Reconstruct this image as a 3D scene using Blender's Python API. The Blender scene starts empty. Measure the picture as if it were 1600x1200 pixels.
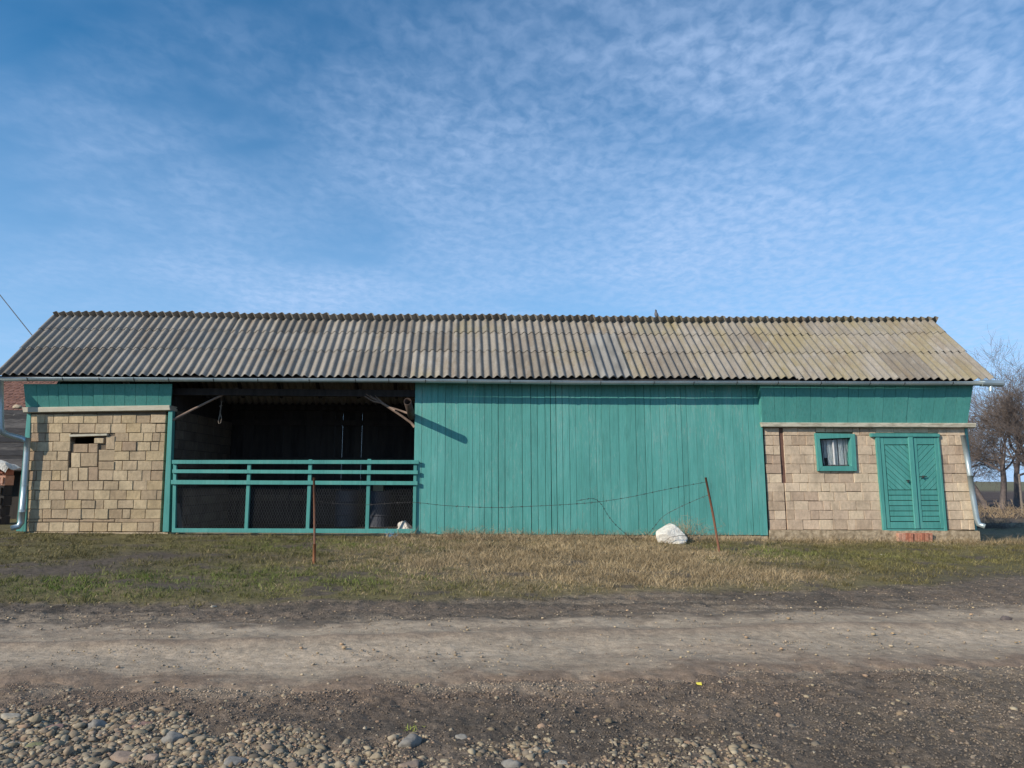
import bpy, math, random
import numpy as np
from mathutils import Vector, Matrix

random.seed(7)
rng = np.random.default_rng(7)
SC = bpy.context.scene
COL = SC.collection
R = math.radians

# ------------------------------------------------------------------ camera
F = 1080.0                       # focal length in photo pixels (1600 wide)
HC = 1.15                        # camera height over the barn's base
PITCH = math.atan(149 / F)
YAW = R(1.7)
ROLL = R(0.25)
fwd = Vector((math.sin(YAW) * math.cos(PITCH), math.cos(YAW) * math.cos(PITCH), math.sin(PITCH)))
r0 = Vector((math.cos(YAW), -math.sin(YAW), 0))
u0 = r0.cross(fwd)
EU = r0 * math.cos(ROLL) + u0 * math.sin(ROLL)
EV = u0 * math.cos(ROLL) - r0 * math.sin(ROLL)
cam = bpy.data.cameras.new('camera')
camo = bpy.data.objects.new('camera', cam)
COL.objects.link(camo)
cam.sensor_width = 36
cam.lens = F / 1600 * 36
cam.clip_start = 0.05
cam.clip_end = 9000
camo.matrix_world = Matrix(((EU.x, EV.x, -fwd.x, 0), (EU.y, EV.y, -fwd.y, 0), (EU.z, EV.z, -fwd.z, HC), (0, 0, 0, 1)))
SC.camera = camo

# ------------------------------------------------------------------ sky
SUN_TRAVEL = Vector((1.45, 1.0, -0.93)).normalized()
sun_el = math.asin(-SUN_TRAVEL.z)
sun_rot = math.atan2(-SUN_TRAVEL.x, -SUN_TRAVEL.y)
W = bpy.data.worlds.new('World')
SC.world = W
W.use_nodes = True
wt = W.node_tree
wt.nodes.clear()


def nd(nt, typ, **kw):
    n = nt.nodes.new(typ)
    for k, v in kw.items():
        if k.startswith('i_'):
            key = k[2:]
            n.inputs[int(key) if key.isdigit() else key.replace('_', ' ')].default_value = v
        else:
            setattr(n, k, v)
    return n


def math_n(nt, op, a, b=None, clamp=False):
    n = nt.nodes.new('ShaderNodeMath')
    n.operation = op
    n.use_clamp = clamp
    for i, v in enumerate((a, b)):
        if v is None:
            continue
        if isinstance(v, (int, float)):
            n.inputs[i].default_value = v
        else:
            nt.links.new(v, n.inputs[i])
    return n.outputs[0]


def ramp(nt, fac, stops):
    n = nt.nodes.new('ShaderNodeValToRGB')
    el = n.color_ramp.elements
    while len(el) < len(stops):
        el.new(0.5)
    for e, (p, c) in zip(el, stops):
        e.position = p
        e.color = (c, c, c, 1) if isinstance(c, (int, float)) else (*c, 1)
    nt.links.new(fac, n.inputs[0])
    return n.outputs[0]


def mixc(nt, fac, a, b, mode='MIX'):
    n = nt.nodes.new('ShaderNodeMix')
    n.data_type = 'RGBA'
    n.blend_type = mode
    for i, v in ((0, fac), (6, a), (7, b)):
        if isinstance(v, (int, float)):
            n.inputs[i].default_value = v
        elif isinstance(v, tuple):
            n.inputs[i].default_value = (*v, 1)
        else:
            nt.links.new(v, n.inputs[i])
    return n.outputs[2]


def noise(nt, vec, scale, detail=4, rough=0.55, dist=0.0):
    n = nd(nt, 'ShaderNodeTexNoise')
    n.inputs['Scale'].default_value = scale
    n.inputs['Detail'].default_value = detail
    n.inputs['Roughness'].default_value = rough
    n.inputs['Distortion'].default_value = dist
    if vec is not None:
        nt.links.new(vec, n.inputs['Vector'])
    return n.outputs[0]


def mapping(nt, vec, scale=(1, 1, 1), rot=(0, 0, 0), loc=(0, 0, 0)):
    n = nd(nt, 'ShaderNodeMapping')
    n.inputs['Scale'].default_value = scale
    n.inputs['Rotation'].default_value = rot
    n.inputs['Location'].default_value = loc
    nt.links.new(vec, n.inputs['Vector'])
    return n.outputs[0]


sky = nd(wt, 'ShaderNodeTexSky', sky_type='NISHITA', sun_disc=False, sun_elevation=sun_el, sun_rotation=sun_rot,
         altitude=150, air_density=1.0, dust_density=0.25, ozone_density=2.2)
tc = nd(wt, 'ShaderNodeTexCoord')
sp = nd(wt, 'ShaderNodeSeparateXYZ')
wt.links.new(tc.outputs['Generated'], sp.inputs[0])
zz = math_n(wt, 'ADD', math_n(wt, 'MAXIMUM', sp.outputs[2], 0.0), 0.12)
cx = math_n(wt, 'DIVIDE', sp.outputs[0], zz)
cy = math_n(wt, 'DIVIDE', sp.outputs[1], zz)
cmb = nd(wt, 'ShaderNodeCombineXYZ')
wt.links.new(cx, cmb.inputs[0])
wt.links.new(cy, cmb.inputs[1])
P = cmb.outputs[0]
patch = noise(wt, mapping(wt, P, (0.55, 0.8, 1), (0, 0, 0.5), (6.1, 2.7, 0)), 1.2, 4, 0.6, 0.4)
front = nd(wt, 'ShaderNodeMapRange')                    # the cloud sheet thickens to the right
front.inputs['From Min'].default_value = -1.3
front.inputs['From Max'].default_value = 1.3
front.inputs['To Min'].default_value = -0.20
front.inputs['To Max'].default_value = 0.12
wt.links.new(cx, front.inputs['Value'])
patch = math_n(wt, 'ADD', patch, front.outputs[0])
low = ramp(wt, sp.outputs[2], [(0.05, 0.16), (0.45, 0.0)])   # seen edge-on the sheet looks thicker
patch = math_n(wt, 'ADD', patch, low)
rip = noise(wt, mapping(wt, P, (1.15, 1.0, 1), (0, 0, -0.35)), 23, 3, 0.55, 0.3)
wisp = noise(wt, mapping(wt, P, (1.2, 2.2, 1), (0, 0, 0.25)), 2.2, 4, 0.6, 0.6)
patch_m = ramp(wt, patch, [(0.33, 0.0), (0.64, 1.0)])
rip_m = ramp(wt, rip, [(0.34, 0.45), (0.66, 1.0)])
wisp_m = ramp(wt, wisp, [(0.34, 0.0), (0.75, 1.0)])
cl = math_n(wt, 'ADD', math_n(wt, 'MULTIPLY', math_n(wt, 'MULTIPLY', patch_m, rip_m), 0.60),
            math_n(wt, 'MULTIPLY', wisp_m, 0.06), True)
skyc = mixc(wt, 1.0, sky.outputs[0], (0.33, 0.96, 1.24), 'MULTIPLY')
hz = ramp(wt, sp.outputs[2], [(0.0, 0.9), (0.22, 0.45), (0.5, 0.0)])
skyc = mixc(wt, hz, skyc, (3.4, 5.2, 8.1))
skyc = mixc(wt, cl, skyc, (4.3, 5.7, 8.3))
bg = nd(wt, 'ShaderNodeBackground')
bg.inputs['Strength'].default_value = 0.095
wt.links.new(skyc, bg.inputs[0])
wo = nd(wt, 'ShaderNodeOutputWorld')
wt.links.new(bg.outputs[0], wo.inputs[0])

# ------------------------------------------------------------------ sun, exposure
sl = bpy.data.lights.new('sun', 'SUN')
sl.energy = 4.0
sl.angle = R(0.53)
sl.color = (1.0, 0.90, 0.76)
so = bpy.data.objects.new('sun', sl)
COL.objects.link(so)
so.rotation_euler = SUN_TRAVEL.to_track_quat('-Z', 'Y').to_euler()
so.location = (-20, -15, 15)
SC.view_settings.view_transform = 'Standard'
SC.view_settings.look = 'None'
SC.view_settings.gamma = 1
SC.view_settings.exposure = 0.35
SC.view_settings.use_curve_mapping = False

# ------------------------------------------------------------------ geometry helpers
D = 14.4                         # distance of the barn's front wall
WL = {}


def ray(px, py):
    return fwd * F + EU * (px - 800) + EV * (600 - py)


def at(px, py, Y):               # photo point -> world point in the upright plane at depth Y
    d = ray(px, py)
    t = Y / d.y
    return Vector((d.x * t, Y, HC + d.z * t))


def pix(p):
    v = Vector(p) - Vector((0, 0, HC))
    w = v.dot(fwd)
    return 800 + F * v.dot(EU) / w, 600 - F * v.dot(EV) / w


def link(o, parent=None, wl=(0, 0, 0)):
    COL.objects.link(o)
    WL[o] = Vector(wl)
    if parent is not None:
        o.parent = parent
        o.location = WL[o] - WL[parent]
    else:
        o.location = WL[o]
    return o


def empty(name, wl, parent=None):
    o = bpy.data.objects.new(name, None)
    o.empty_display_size = 0.2
    return link(o, parent, wl)


def tag(o, label=None, cat=None, group=None, kind=None):
    if label:
        o['label'] = label
    if cat:
        o['category'] = cat
    if group:
        o['group'] = group
    if kind:
        o['kind'] = kind
    return o


def mesh_obj(name, verts, faces, mat, parent=None, origin=None, smooth=False):
    """ONE mesh object from world-space verts."""
    V = np.array([tuple(v) for v in verts], dtype=float)
    if origin is None:
        origin = (V.min(0) + V.max(0)) / 2
        if parent is None:
            origin[2] = V[:, 2].min()
    me = bpy.data.meshes.new(name)
    me.from_pydata((V - np.array(origin)).tolist(), [], faces)
    if smooth:
        me.polygons.foreach_set('use_smooth', [True] * len(me.polygons))
    me.materials.append(mat)
    me.update()
    return link(bpy.data.objects.new(name, me), parent, origin)


def np_mesh(name, V, Fc, mat, parent=None, origin=(0, 0, 0), smooth=False, cols=None):
    """fast path: V (n,3), Fc (m,k) all faces with k corners"""
    me = bpy.data.meshes.new(name)
    V = np.asarray(V, dtype=np.float32) - np.array(origin, dtype=np.float32)
    Fc = np.asarray(Fc, dtype=np.int32)
    k = Fc.shape[1]
    me.vertices.add(len(V))
    me.vertices.foreach_set('co', V.ravel())
    me.loops.add(Fc.size)
    me.loops.foreach_set('vertex_index', Fc.ravel())
    me.polygons.add(len(Fc))
    me.polygons.foreach_set('loop_start', np.arange(0, Fc.size, k, dtype=np.int32))
    me.polygons.foreach_set('loop_total', np.full(len(Fc), k, dtype=np.int32))
    if smooth:
        me.polygons.foreach_set('use_smooth', np.ones(len(Fc), dtype=bool))
    if cols is not None:
        a = me.color_attributes.new('soil', 'FLOAT_COLOR', 'POINT')
        c4 = np.ones((len(V), 4), dtype=np.float32)
        c4[:, :3] = cols
        a.data.foreach_set('color', c4.ravel())
    me.materials.append(mat)
    me.update(calc_edges=True)
    me.validate()
    return link(bpy.data.objects.new(name, me), parent, origin)


class MB:
    """collects shapes into one mesh"""
    def __init__(s):
        s.v, s.f = [], []

    def add(s, v, f):
        o = len(s.v)
        s.v += [tuple(p) for p in v]
        s.f += [tuple(i + o for i in q) for q in f]

    def box(s, lo, hi):
        x0, y0, z0 = lo
        x1, y1, z1 = hi
        s.add([(x0, y0, z0), (x1, y0, z0), (x1, y1, z0), (x0, y1, z0), (x0, y0, z1), (x1, y0, z1), (x1, y1, z1), (x0, y1, z1)],
              [(3, 2, 1, 0), (4, 5, 6, 7), (0, 1, 5, 4), (1, 2, 6, 5), (2, 3, 7, 6), (3, 0, 4, 7)])

    def tube(s, pts, rad, n=8, cap=True):
        pts = [Vector(p) for p in pts]
        if not hasattr(rad, '__len__'):
            rad = [rad] * len(pts)
        vs, fs = [], []
        up = None
        for i, p in enumerate(pts):
            t = (pts[min(i + 1, len(pts) - 1)] - pts[max(i - 1, 0)]).normalized()
            if up is None:
                up = Vector((0, 0, 1)) if abs(t.z) < 0.9 else Vector((0, 1, 0))
            a = t.cross(up).normalized()
            b = a.cross(t).normalized()
            up = b
            for k in range(n):
                an = 2 * math.pi * k / n
                vs.append(p + (a * math.cos(an) + b * math.sin(an)) * rad[i])
        for i in range(len(pts) - 1):
            for k in range(n):
                fs.append((i * n + k, i * n + (k + 1) % n, (i + 1) * n + (k + 1) % n, (i + 1) * n + k))
        if cap:
            fs.append(tuple(range(n)))
            fs.append(tuple(range((len(pts) - 1) * n + n - 1, (len(pts) - 1) * n - 1, -1)))
        s.add(vs, fs)

    def build(s, name, mat, parent=None, origin=None, smooth=False):
        return mesh_obj(name, s.v, s.f, mat, parent, origin, smooth)


def slab(name, pts, thick, mat, parent=None, ch=0.004, mb=None):
    """convex board: world-space front outline (clockwise or not), chamfered front edge, pushed back by thick along +Y"""
    pts = [Vector(p) for p in pts]
    n = len(pts)
    c = sum(pts, Vector()) / n
    vs = [p + Vector((0, thick, 0)) for p in pts] + [p + Vector((0, ch, 0)) for p in pts]
    for p in pts:
        q = Vector((math.copysign(min(ch, abs(c.x - p.x) * .5), c.x - p.x), 0, math.copysign(min(ch, abs(c.z - p.z) * .5), c.z - p.z)))
        vs.append(p + q)
    fs = [tuple(range(n)), tuple(range(3 * n - 1, 2 * n - 1, -1))]
    for i in range(n):
        j = (i + 1) % n
        fs.append((i, n + i, n + j, j))
        fs.append((n + i, 2 * n + i, 2 * n + j, n + j))
    if mb is not None:
        mb.add(vs, fs)
        return None
    return mesh_obj(name, vs, fs, mat, parent)


def pslab(name, quad, Y, thick, mat, parent=None, ch=0.004):
    """board given by photo points on the plane Y (or one Y per corner)"""
    Ys = Y if hasattr(Y, '__len__') else [Y] * len(quad)
    return slab(name, [at(x, y, q) for (x, y), q in zip(quad, Ys)], thick, mat, parent, ch)


# ------------------------------------------------------------------ noise in numpy
_T = rng.random((256, 256)).astype(np.float32)


def vnoise(x, y):
    xi, yi = np.floor(x).astype(int), np.floor(y).astype(int)
    fx, fy = x - xi, y - yi
    fx, fy = fx * fx * (3 - 2 * fx), fy * fy * (3 - 2 * fy)
    g = lambda a, b: _T[a & 255, b & 255]
    return (g(xi, yi) * (1 - fx) + g(xi + 1, yi) * fx) * (1 - fy) + (g(xi, yi + 1) * (1 - fx) + g(xi + 1, yi + 1) * fx) * fy


def fbm(x, y, f=1.0, o=4, seed=0):
    s, a, t = 0, 1.0, 0
    for i in range(o):
        s = s + a * vnoise(x * f + 17.3 * i + seed * 5.1, y * f + 9.7 * i + seed * 3.3)
        t += a
        a *= 0.55
        f *= 2.03
    return s / t


def sstep(a, b, x):
    t = np.clip((x - a) / (b - a), 0, 1)
    return t * t * (3 - 2 * t)


# ------------------------------------------------------------------ materials
def new_mat(name):
    m = bpy.data.materials.new(name)
    m.use_nodes = True
    nt = m.node_tree
    b = nt.nodes['Principled BSDF']
    return m, nt, b


def bump(nt, b, h, strength=0.3, dist=0.01):
    n = nd(nt, 'ShaderNodeBump')
    n.inputs['Strength'].default_value = strength
    n.inputs['Distance'].default_value = dist
    nt.links.new(h, n.inputs['Height'])
    nt.links.new(n.outputs[0], b.inputs['Normal'])


def pos(nt):
    return nd(nt, 'ShaderNodeNewGeometry').outputs['Position']


def orand(nt):
    return nd(nt, 'ShaderNodeObjectInfo').outputs['Random']


def simple(name, stops, nscale=6, rough=0.85, metal=0.0, nstretch=(1, 1, 1), vary=0.25, bscale=60, bstr=0.3, bdist=0.01):
    """colour ramp over world noise, shifted by the object's random number"""
    m, nt, b = new_mat(name)
    p = mapping(nt, pos(nt), nstretch)
    n = noise(nt, p, nscale, 5, 0.6)
    f = math_n(nt, 'ADD', n, math_n(nt, 'MULTIPLY', math_n(nt, 'SUBTRACT', orand(nt), 0.5), vary), True)
    k = len(stops)
    c = ramp(nt, f, [(0.25 + 0.5 * i / max(k - 1, 1), s) for i, s in enumerate(stops)])
    nt.links.new(c, b.inputs['Base Color'])
    b.inputs['Roughness'].default_value = rough
    b.inputs['Metallic'].default_value = metal
    if bstr:
        bump(nt, b, noise(nt, p, bscale, 4, 0.6), bstr, bdist)
    return m


def block_mat(name, cols):
    m, nt, b = new_mat(name)
    p = pos(nt)
    c = ramp(nt, orand(nt), [(0.02 + 0.96 * i / (len(cols) - 1), s) for i, s in enumerate(cols)])
    st = ramp(nt, noise(nt, mapping(nt, p, (1, 1, 0.55)), 17, 5, 0.7), [(0.30, 0.70), (0.55, 1.0), (0.7, 1.12)])
    c = mixc(nt, 0.8, c, st, 'MULTIPLY')
    bl = ramp(nt, noise(nt, p, 2.6, 5, .65), [(0.3, 0.70), (0.5, .98), (0.7, 1.15)])
    c = mixc(nt, 0.8, c, bl, 'MULTIPLY')
    sp_ = ramp(nt, noise(nt, p, 150, 2), [(0.32, 0.72), (0.5, 1.0)])
    c = mixc(nt, 0.7, c, sp_, 'MULTIPLY')
    nt.links.new(c, b.inputs['Base Color'])
    b.inputs['Roughness'].default_value = 0.95
    h = math_n(nt, 'ADD', noise(nt, p, 120, 3), math_n(nt, 'MULTIPLY', noise(nt, p, 22, 3), 1.5))
    bump(nt, b, h, 0.5, 0.012)
    return m


M = {}
M['block'] = block_mat('tan_block', [(.37, .275, .175), (.48, .37, .235), (.42, .315, .205), (.53, .415, .265), (.46, .345, .20), (.37, .265, .175)])
M['block_pink'] = block_mat('pale_block', [(.44, .325, .225), (.64, .50, .355), (.55, .42, .295), (.68, .54, .375), (.45, .33, .235), (.60, .455, .325)])
M['dim_block'] = block_mat('shade_toned_block', [(.10, .078, .06), (.15, .12, .09), (.12, .095, .075)])  # block colour darkened: the bay's shade is put into it
M['mortar'] = simple('mortar', [(.09, .066, .044), (.17, .13, .088)], 12, 0.95)
M['beam_conc'] = simple('cast_concrete', [(.30, .27, .20), (.50, .46, .36), (.42, .38, .29)], 5, 0.9, nstretch=(1, 1, 4))
M['plinth'] = simple('plinth_concrete', [(.22, .165, .10), (.48, .375, .25), (.34, .265, .17)], 9, 0.95, bscale=25, bstr=0.6, bdist=0.03)


def teal_mat(name, a, b_, c_, wear):
    m, nt, b = new_mat(name)
    p = pos(nt)
    gr = noise(nt, mapping(nt, p, (1, 1, 0.06)), 38, 6, 0.7, 0.3)
    pt = noise(nt, mapping(nt, p, (1, 1, 0.35)), 1.6, 5, 0.65)
    r_ = orand(nt)
    col = ramp(nt, math_n(nt, 'ADD', math_n(nt, 'MULTIPLY', pt, 0.78), math_n(nt, 'MULTIPLY', r_, 0.20)), [(0.25, a), (0.5, b_), (0.75, c_)])
    g = ramp(nt, gr, [(0.28, 0.62), (0.44, 0.97), (0.72, 1.2)])
    col = mixc(nt, 0.8, col, g, 'MULTIPLY')
    wn = noise(nt, mapping(nt, p, (1, 1, 0.10)), 60, 4, 0.75)
    wm = ramp(nt, math_n(nt, 'ADD', wn, math_n(nt, 'MULTIPLY', math_n(nt, 'SUBTRACT', pt, 0.5), 0.5)), [(0.56, 0.0), (0.70, wear)])
    col = mixc(nt, wm, col, (.27, .38, .335))
    nt.links.new(col, b.inputs['Base Color'])
    b.inputs['Roughness'].default_value = 0.62
    b.inputs['Specular IOR Level'].default_value = 0.3
    bump(nt, b, gr, 0.4, 0.006)
    return m


M['teal'] = teal_mat('weathered_teal_paint', (.066, .238, .210), (.084, .298, .264), (.122, .352, .318), 0.5)
M['teal_trim'] = teal_mat('teal_trim_paint', (.056, .222, .200), (.068, .268, .236), (.090, .312, .276), 0.25)
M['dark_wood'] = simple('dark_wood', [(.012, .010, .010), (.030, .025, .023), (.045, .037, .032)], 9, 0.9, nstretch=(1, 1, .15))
M['old_wood'] = simple('old_wood', [(.10, .08, .065), (.20, .165, .135), (.16, .12, .095)], 9, 0.9)
M['grey_wood'] = simple('grey_wood', [(.012, .010, .010), (.030, .026, .024), (.09, .08, .072)], 9, 0.9, nstretch=(.5, 1, 4), vary=0.5)
M['branch'] = simple('peeled_branch', [(.15, .10, .075), (.24, .17, .13)], 14, 0.85)
M['bark'] = simple('bark', [(.085, .068, .062), (.15, .12, .11)], 8, 0.95)
M['twig'] = simple('twigs', [(.11, .085, .072), (.17, .135, .115)], 3, 0.95, bstr=0)
M['rust'] = simple('rusty_steel', [(.09, .045, .030), (.20, .085, .045), (.13, .07, .05)], 16, 0.85, metal=0.2)
M['rust_bright'] = simple('orange_rust', [(.30, .12, .045), (.22, .085, .04)], 20, 0.9)
M['wire'] = simple('dull_wire', [(.05, .045, .042), (.09, .08, .075)], 20, 0.7, metal=0.4, bstr=0)
M['net'] = simple('galvanised_net', [(.12, .12, .12), (.18, .18, .18)], 20, 0.6, metal=0.3, bstr=0)
M['zinc'] = simple('zinc_sheet', [(.26, .33, .35), (.37, .44, .46), (.45, .51, .52)], 2.5, 0.42, metal=0.55, vary=0.1, bscale=14, bstr=0.12)
M['white'] = simple('white_sacking', [(.50, .46, .40), (.72, .68, .60), (.62, .59, .52)], 9, 0.7, bscale=22, bstr=0.8, bdist=0.04)
M['red_brick'] = simple('red_brick', [(.30, .11, .065), (.42, .19, .12), (.48, .27, .19)], 20, 0.9, vary=0.5)
M['tile'] = simple('clay_tiles', [(.045, .022, .017), (.17, .078, .055), (.27, .145, .105)], 9, 0.9, vary=0.4)
M['curtain'] = simple('curtain', [(.55, .53, .52), (.74, .72, .70)], 9, 0.9)
M['black'] = simple('black_iron', [(.015, .014, .014), (.03, .028, .027)], 20, 0.6, bstr=0)
M['drum'] = simple('blue_drum', [(.030, .034, .05), (.05, .056, .075)], 5, 0.6)  # blue made darker to carry the shade inside the bay
M['card'] = simple('cardboard', [(.20, .17, .10), (.27, .23, .14)], 5, 0.9)
M['yellow'] = simple('yellow_scrap', [(.75, .62, .06), (.8, .7, .12)], 5, 0.5, bstr=0)
M['blue'] = simple('blue_twine', [(.08, .25, .45), (.12, .33, .55)], 5, 0.7, bstr=0)
M['bird'] = simple('feathers', [(.07, .07, .085), (.16, .155, .165)], 25, 0.8, bstr=0)
M['hay'] = simple('dry_stalks', [(.24, .17, .10), (.40, .30, .18)], 3, 0.95, bstr=0)

# roof sheets
m, nt, b = new_mat('asbestos_cement')
p = pos(nt)
spx = nd(nt, 'ShaderNodeSeparateXYZ')
nt.links.new(p, spx.inputs[0])
base = ramp(nt, orand(nt), [(0.0, (.205, .178, .145)), (0.35, (.265, .235, .195)), (0.7, (.30, .268, .225)), (1.0, (.235, .215, .185))])
sl_ = noise(nt, mapping(nt, p, (1, .25, .25)), 9, 5, 0.7)
base = mixc(nt, 0.9, base, ramp(nt, sl_, [(0.3, 0.72), (0.7, 1.15)]), 'MULTIPLY')
gx = nd(nt, 'ShaderNodeMapRange')
gx.inputs['From Min'].default_value = -7
gx.inputs['From Max'].default_value = 7
gx.inputs['To Min'].default_value = -0.13
gx.inputs['To Max'].default_value = 0.07
nt.links.new(spx.outputs[0], gx.inputs['Value'])
li = math_n(nt, 'ADD', noise(nt, mapping(nt, p, (1, .55, .55)), 1.5, 6, 0.68), gx.outputs[0])
li = math_n(nt, 'ADD', li, math_n(nt, 'MULTIPLY', math_n(nt, 'SUBTRACT', orand(nt), 0.5), 0.12))
col = mixc(nt, ramp(nt, li, [(0.50, 0.0), (0.70, 0.62)]), base, (.255, .205, .09))
brn = noise(nt, mapping(nt, p, (1.2, .5, .5), (0, 0, 0), (7, 3, 1)), 2.2, 5, 0.7)
col = mixc(nt, ramp(nt, brn, [(0.50, 0.0), (0.72, 0.7)]), col, (.17, .125, .085))
pale = noise(nt, mapping(nt, p, (1.5, .6, .6), (0, 0, 0), (2, 8, 4)), 3.1, 5, 0.7)
col = mixc(nt, ramp(nt, pale, [(0.56, 0.0), (0.72, 0.5)]), col, (.36, .335, .295))
spk = ramp(nt, noise(nt, p, 70, 3, 0.7), [(0.33, 0.6), (0.52, 1.0), (0.7, 1.2)])
col = mixc(nt, 0.75, col, spk, 'MULTIPLY')
nt.links.new(col, b.inputs['Base Color'])
b.inputs['Roughness'].default_value = 0.95
bump(nt, b, noise(nt, p, 90, 3), 0.35, 0.01)
M['sheet'] = m
M['sheet_grey'] = simple('newer_grey_sheet', [(.10, .097, .09), (.155, .15, .138), (.25, .238, .215)], 4, 0.9, nstretch=(1, .3, .3), bscale=80)

# glass
m, nt, b = new_mat('window_glass')
b.inputs['Base Color'].default_value = (.9, .95, .95, 1)
b.inputs['Roughness'].default_value = 0.06
b.inputs['Transmission Weight'].default_value = 1.0
b.inputs['IOR'].default_value = 1.2
M['glass'] = m


def soil_mat(name, s1=1.0):
    m, nt, b = new_mat(name)
    p = pos(nt)
    at_ = nd(nt, 'ShaderNodeVertexColor', layer_name='soil')
    n1 = ramp(nt, noise(nt, p, 9, 6, 0.7), [(0.3, 0.72), (0.7, 1.25)])
    n2 = ramp(nt, noise(nt, p, 75, 4, 0.7), [(0.3, 0.62), (0.55, 1.0), (0.75, 1.45)])
    c = mixc(nt, 1.0, at_.outputs[0], n1, 'MULTIPLY')
    c = mixc(nt, 0.85 * s1, c, n2, 'MULTIPLY')
    n3 = ramp(nt, noise(nt, mapping(nt, p, (.55, 1.2, 1)), 24, 5, 0.72), [(0.32, 0.62), (0.5, 1.0), (0.70, 1.42)])
    c = mixc(nt, 0.9 * s1, c, n3, 'MULTIPLY')
    nt.links.new(c, b.inputs['Base Color'])
    b.inputs['Roughness'].default_value = 0.95
    b.inputs['Specular IOR Level'].default_value = 0.2
    h = math_n(nt, 'ADD', noise(nt, p, 60, 5, 0.7), math_n(nt, 'MULTIPLY', noise(nt, p, 14, 4, 0.6), 2.0))
    bump(nt, b, h, 0.75 * s1, 0.016)
    return m


M['soil'] = soil_mat('earth')
M['road'] = soil_mat('packed_dirt', 0.6)


def attr_mat(name, rough=0.8, trans=0.0):
    m, nt, b = new_mat(name)
    at_ = nd(nt, 'ShaderNodeVertexColor', layer_name='soil')
    nt.links.new(at_.outputs[0], b.inputs['Base Color'])
    b.inputs['Roughness'].default_value = rough
    b.inputs['Specular IOR Level'].default_value = 0.2
    return m


M['blade'] = attr_mat('grass_blades')
M['pebble'] = attr_mat('pebbles', 0.85)


def stone_mat(name, cols):
    m, nt, b = new_mat(name)
    p = pos(nt)
    c = ramp(nt, orand(nt), [(0.02 + 0.96 * i / (len(cols) - 1), s) for i, s in enumerate(cols)])
    c = mixc(nt, 0.8, c, ramp(nt, noise(nt, p, 40, 4), [(0.3, 0.7), (0.7, 1.2)]), 'MULTIPLY')
    nt.links.new(c, b.inputs['Base Color'])
    b.inputs['Roughness'].default_value = 0.85
    bump(nt, b, noise(nt, p, 90, 3), 0.3, 0.006)
    return m


M['cobble'] = stone_mat('river_stone', [(.17, .135, .088), (.27, .22, .145), (.22, .16, .105), (.30, .25, .17), (.18, .15, .11), (.27, .19, .13)])
M['stone_brown'] = stone_mat('brown_stone', [(.24, .17, .125), (.27, .20, .15)])
M['stone_red'] = stone_mat('reddish_stone', [(.22, .13, .105), (.25, .15, .12)])
M['stone_grey'] = stone_mat('grey_stone', [(.19, .175, .155), (.21, .195, .17)])
M['stone_pale'] = stone_mat('pale_stone', [(.30, .265, .21), (.36, .32, .25)])
M['stone_olive'] = stone_mat('mossy_stone', [(.20, .19, .09), (.22, .20, .10)])

# ------------------------------------------------------------------ ground shape
BL, BR = at(47, 832, D), at(1530, 846, D)


def zbase(x):
    t = np.clip((x - BL.x) / (BR.x - BL.x), -0.15, 1.15)
    return BL.z + (BR.z - BL.z) * t


def gz(x, Y):
    """large shape of the ground"""
    t = np.clip(D - Y, 0, None)
    z = zbase(x) - 0.044 * np.minimum(t, 6.2) - 0.018 * np.clip(t - 6.2, 0, 6)
    far = sstep(D + 4, D + 25, Y)
    return z * (1 - far) + (-0.25) * far


def ground_pt(px, py):
    d = ray(px, py)
    z = -0.3
    for _ in range(40):
        t = (z - HC) / d.z
        z = z * 0.5 + 0.5 * float(gz(d.x * t, d.y * t))
    t = (z - HC) / d.z
    return Vector((d.x * t, d.y * t, z))


def curve(pts):
    w = sorted([tuple(ground_pt(*q)[:2]) for q in pts])
    xs = np.array([q[0] for q in w])
    ys = np.array([q[1] for q in w])

    def fn(x):
        y = np.interp(x, xs, ys)
        k0 = (ys[1] - ys[0]) / (xs[1] - xs[0])
        k1 = (ys[-1] - ys[-2]) / (xs[-1] - xs[-2])
        k0, k1 = np.clip(k0, -.1, .1), np.clip(k1, -.12, .12)
        y = np.where(x < xs[0], ys[0] + (x - xs[0]) * k0, y)
        return np.where(x > xs[-1], ys[-1] + (x - xs[-1]) * k1, y)
    return fn


c_grass = curve([(0, 938), (300, 942), (600, 938), (900, 930), (1150, 925), (1400, 916), (1600, 902)])
c_top = curve([(0, 972), (400, 975), (800, 968), (1200, 957), (1600, 946)])
c_mid = curve([(0, 1014), (400, 1008), (800, 997), (1200, 987), (1600, 976)])
c_bot = curve([(0, 1070), (400, 1078), (800, 1066), (1200, 1053), (1600, 1036)])
c_grav = curve([(0, 1105), (240, 1105), (330, 1135), (500, 1150), (700, 1165), (1000, 1150), (1250, 1170), (1600, 1240)])

DARK = np.array([.108, .086, .066])
MUD = np.array([.175, .133, .098])
PALE = np.array([.365, .290, .210])
TURF = np.array([.130, .112, .050])
DRYS = np.array([.27, .205, .12])


def P2(px, py):
    q = ground_pt(px, py)
    return q.x, q.y


def blob(x, Y, px, py, rx, ry):
    cx_, cy_ = P2(px, py)
    d = ((x - cx_) / rx) ** 2 + ((Y - cy_) / ry) ** 2
    return np.exp(-d)


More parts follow.
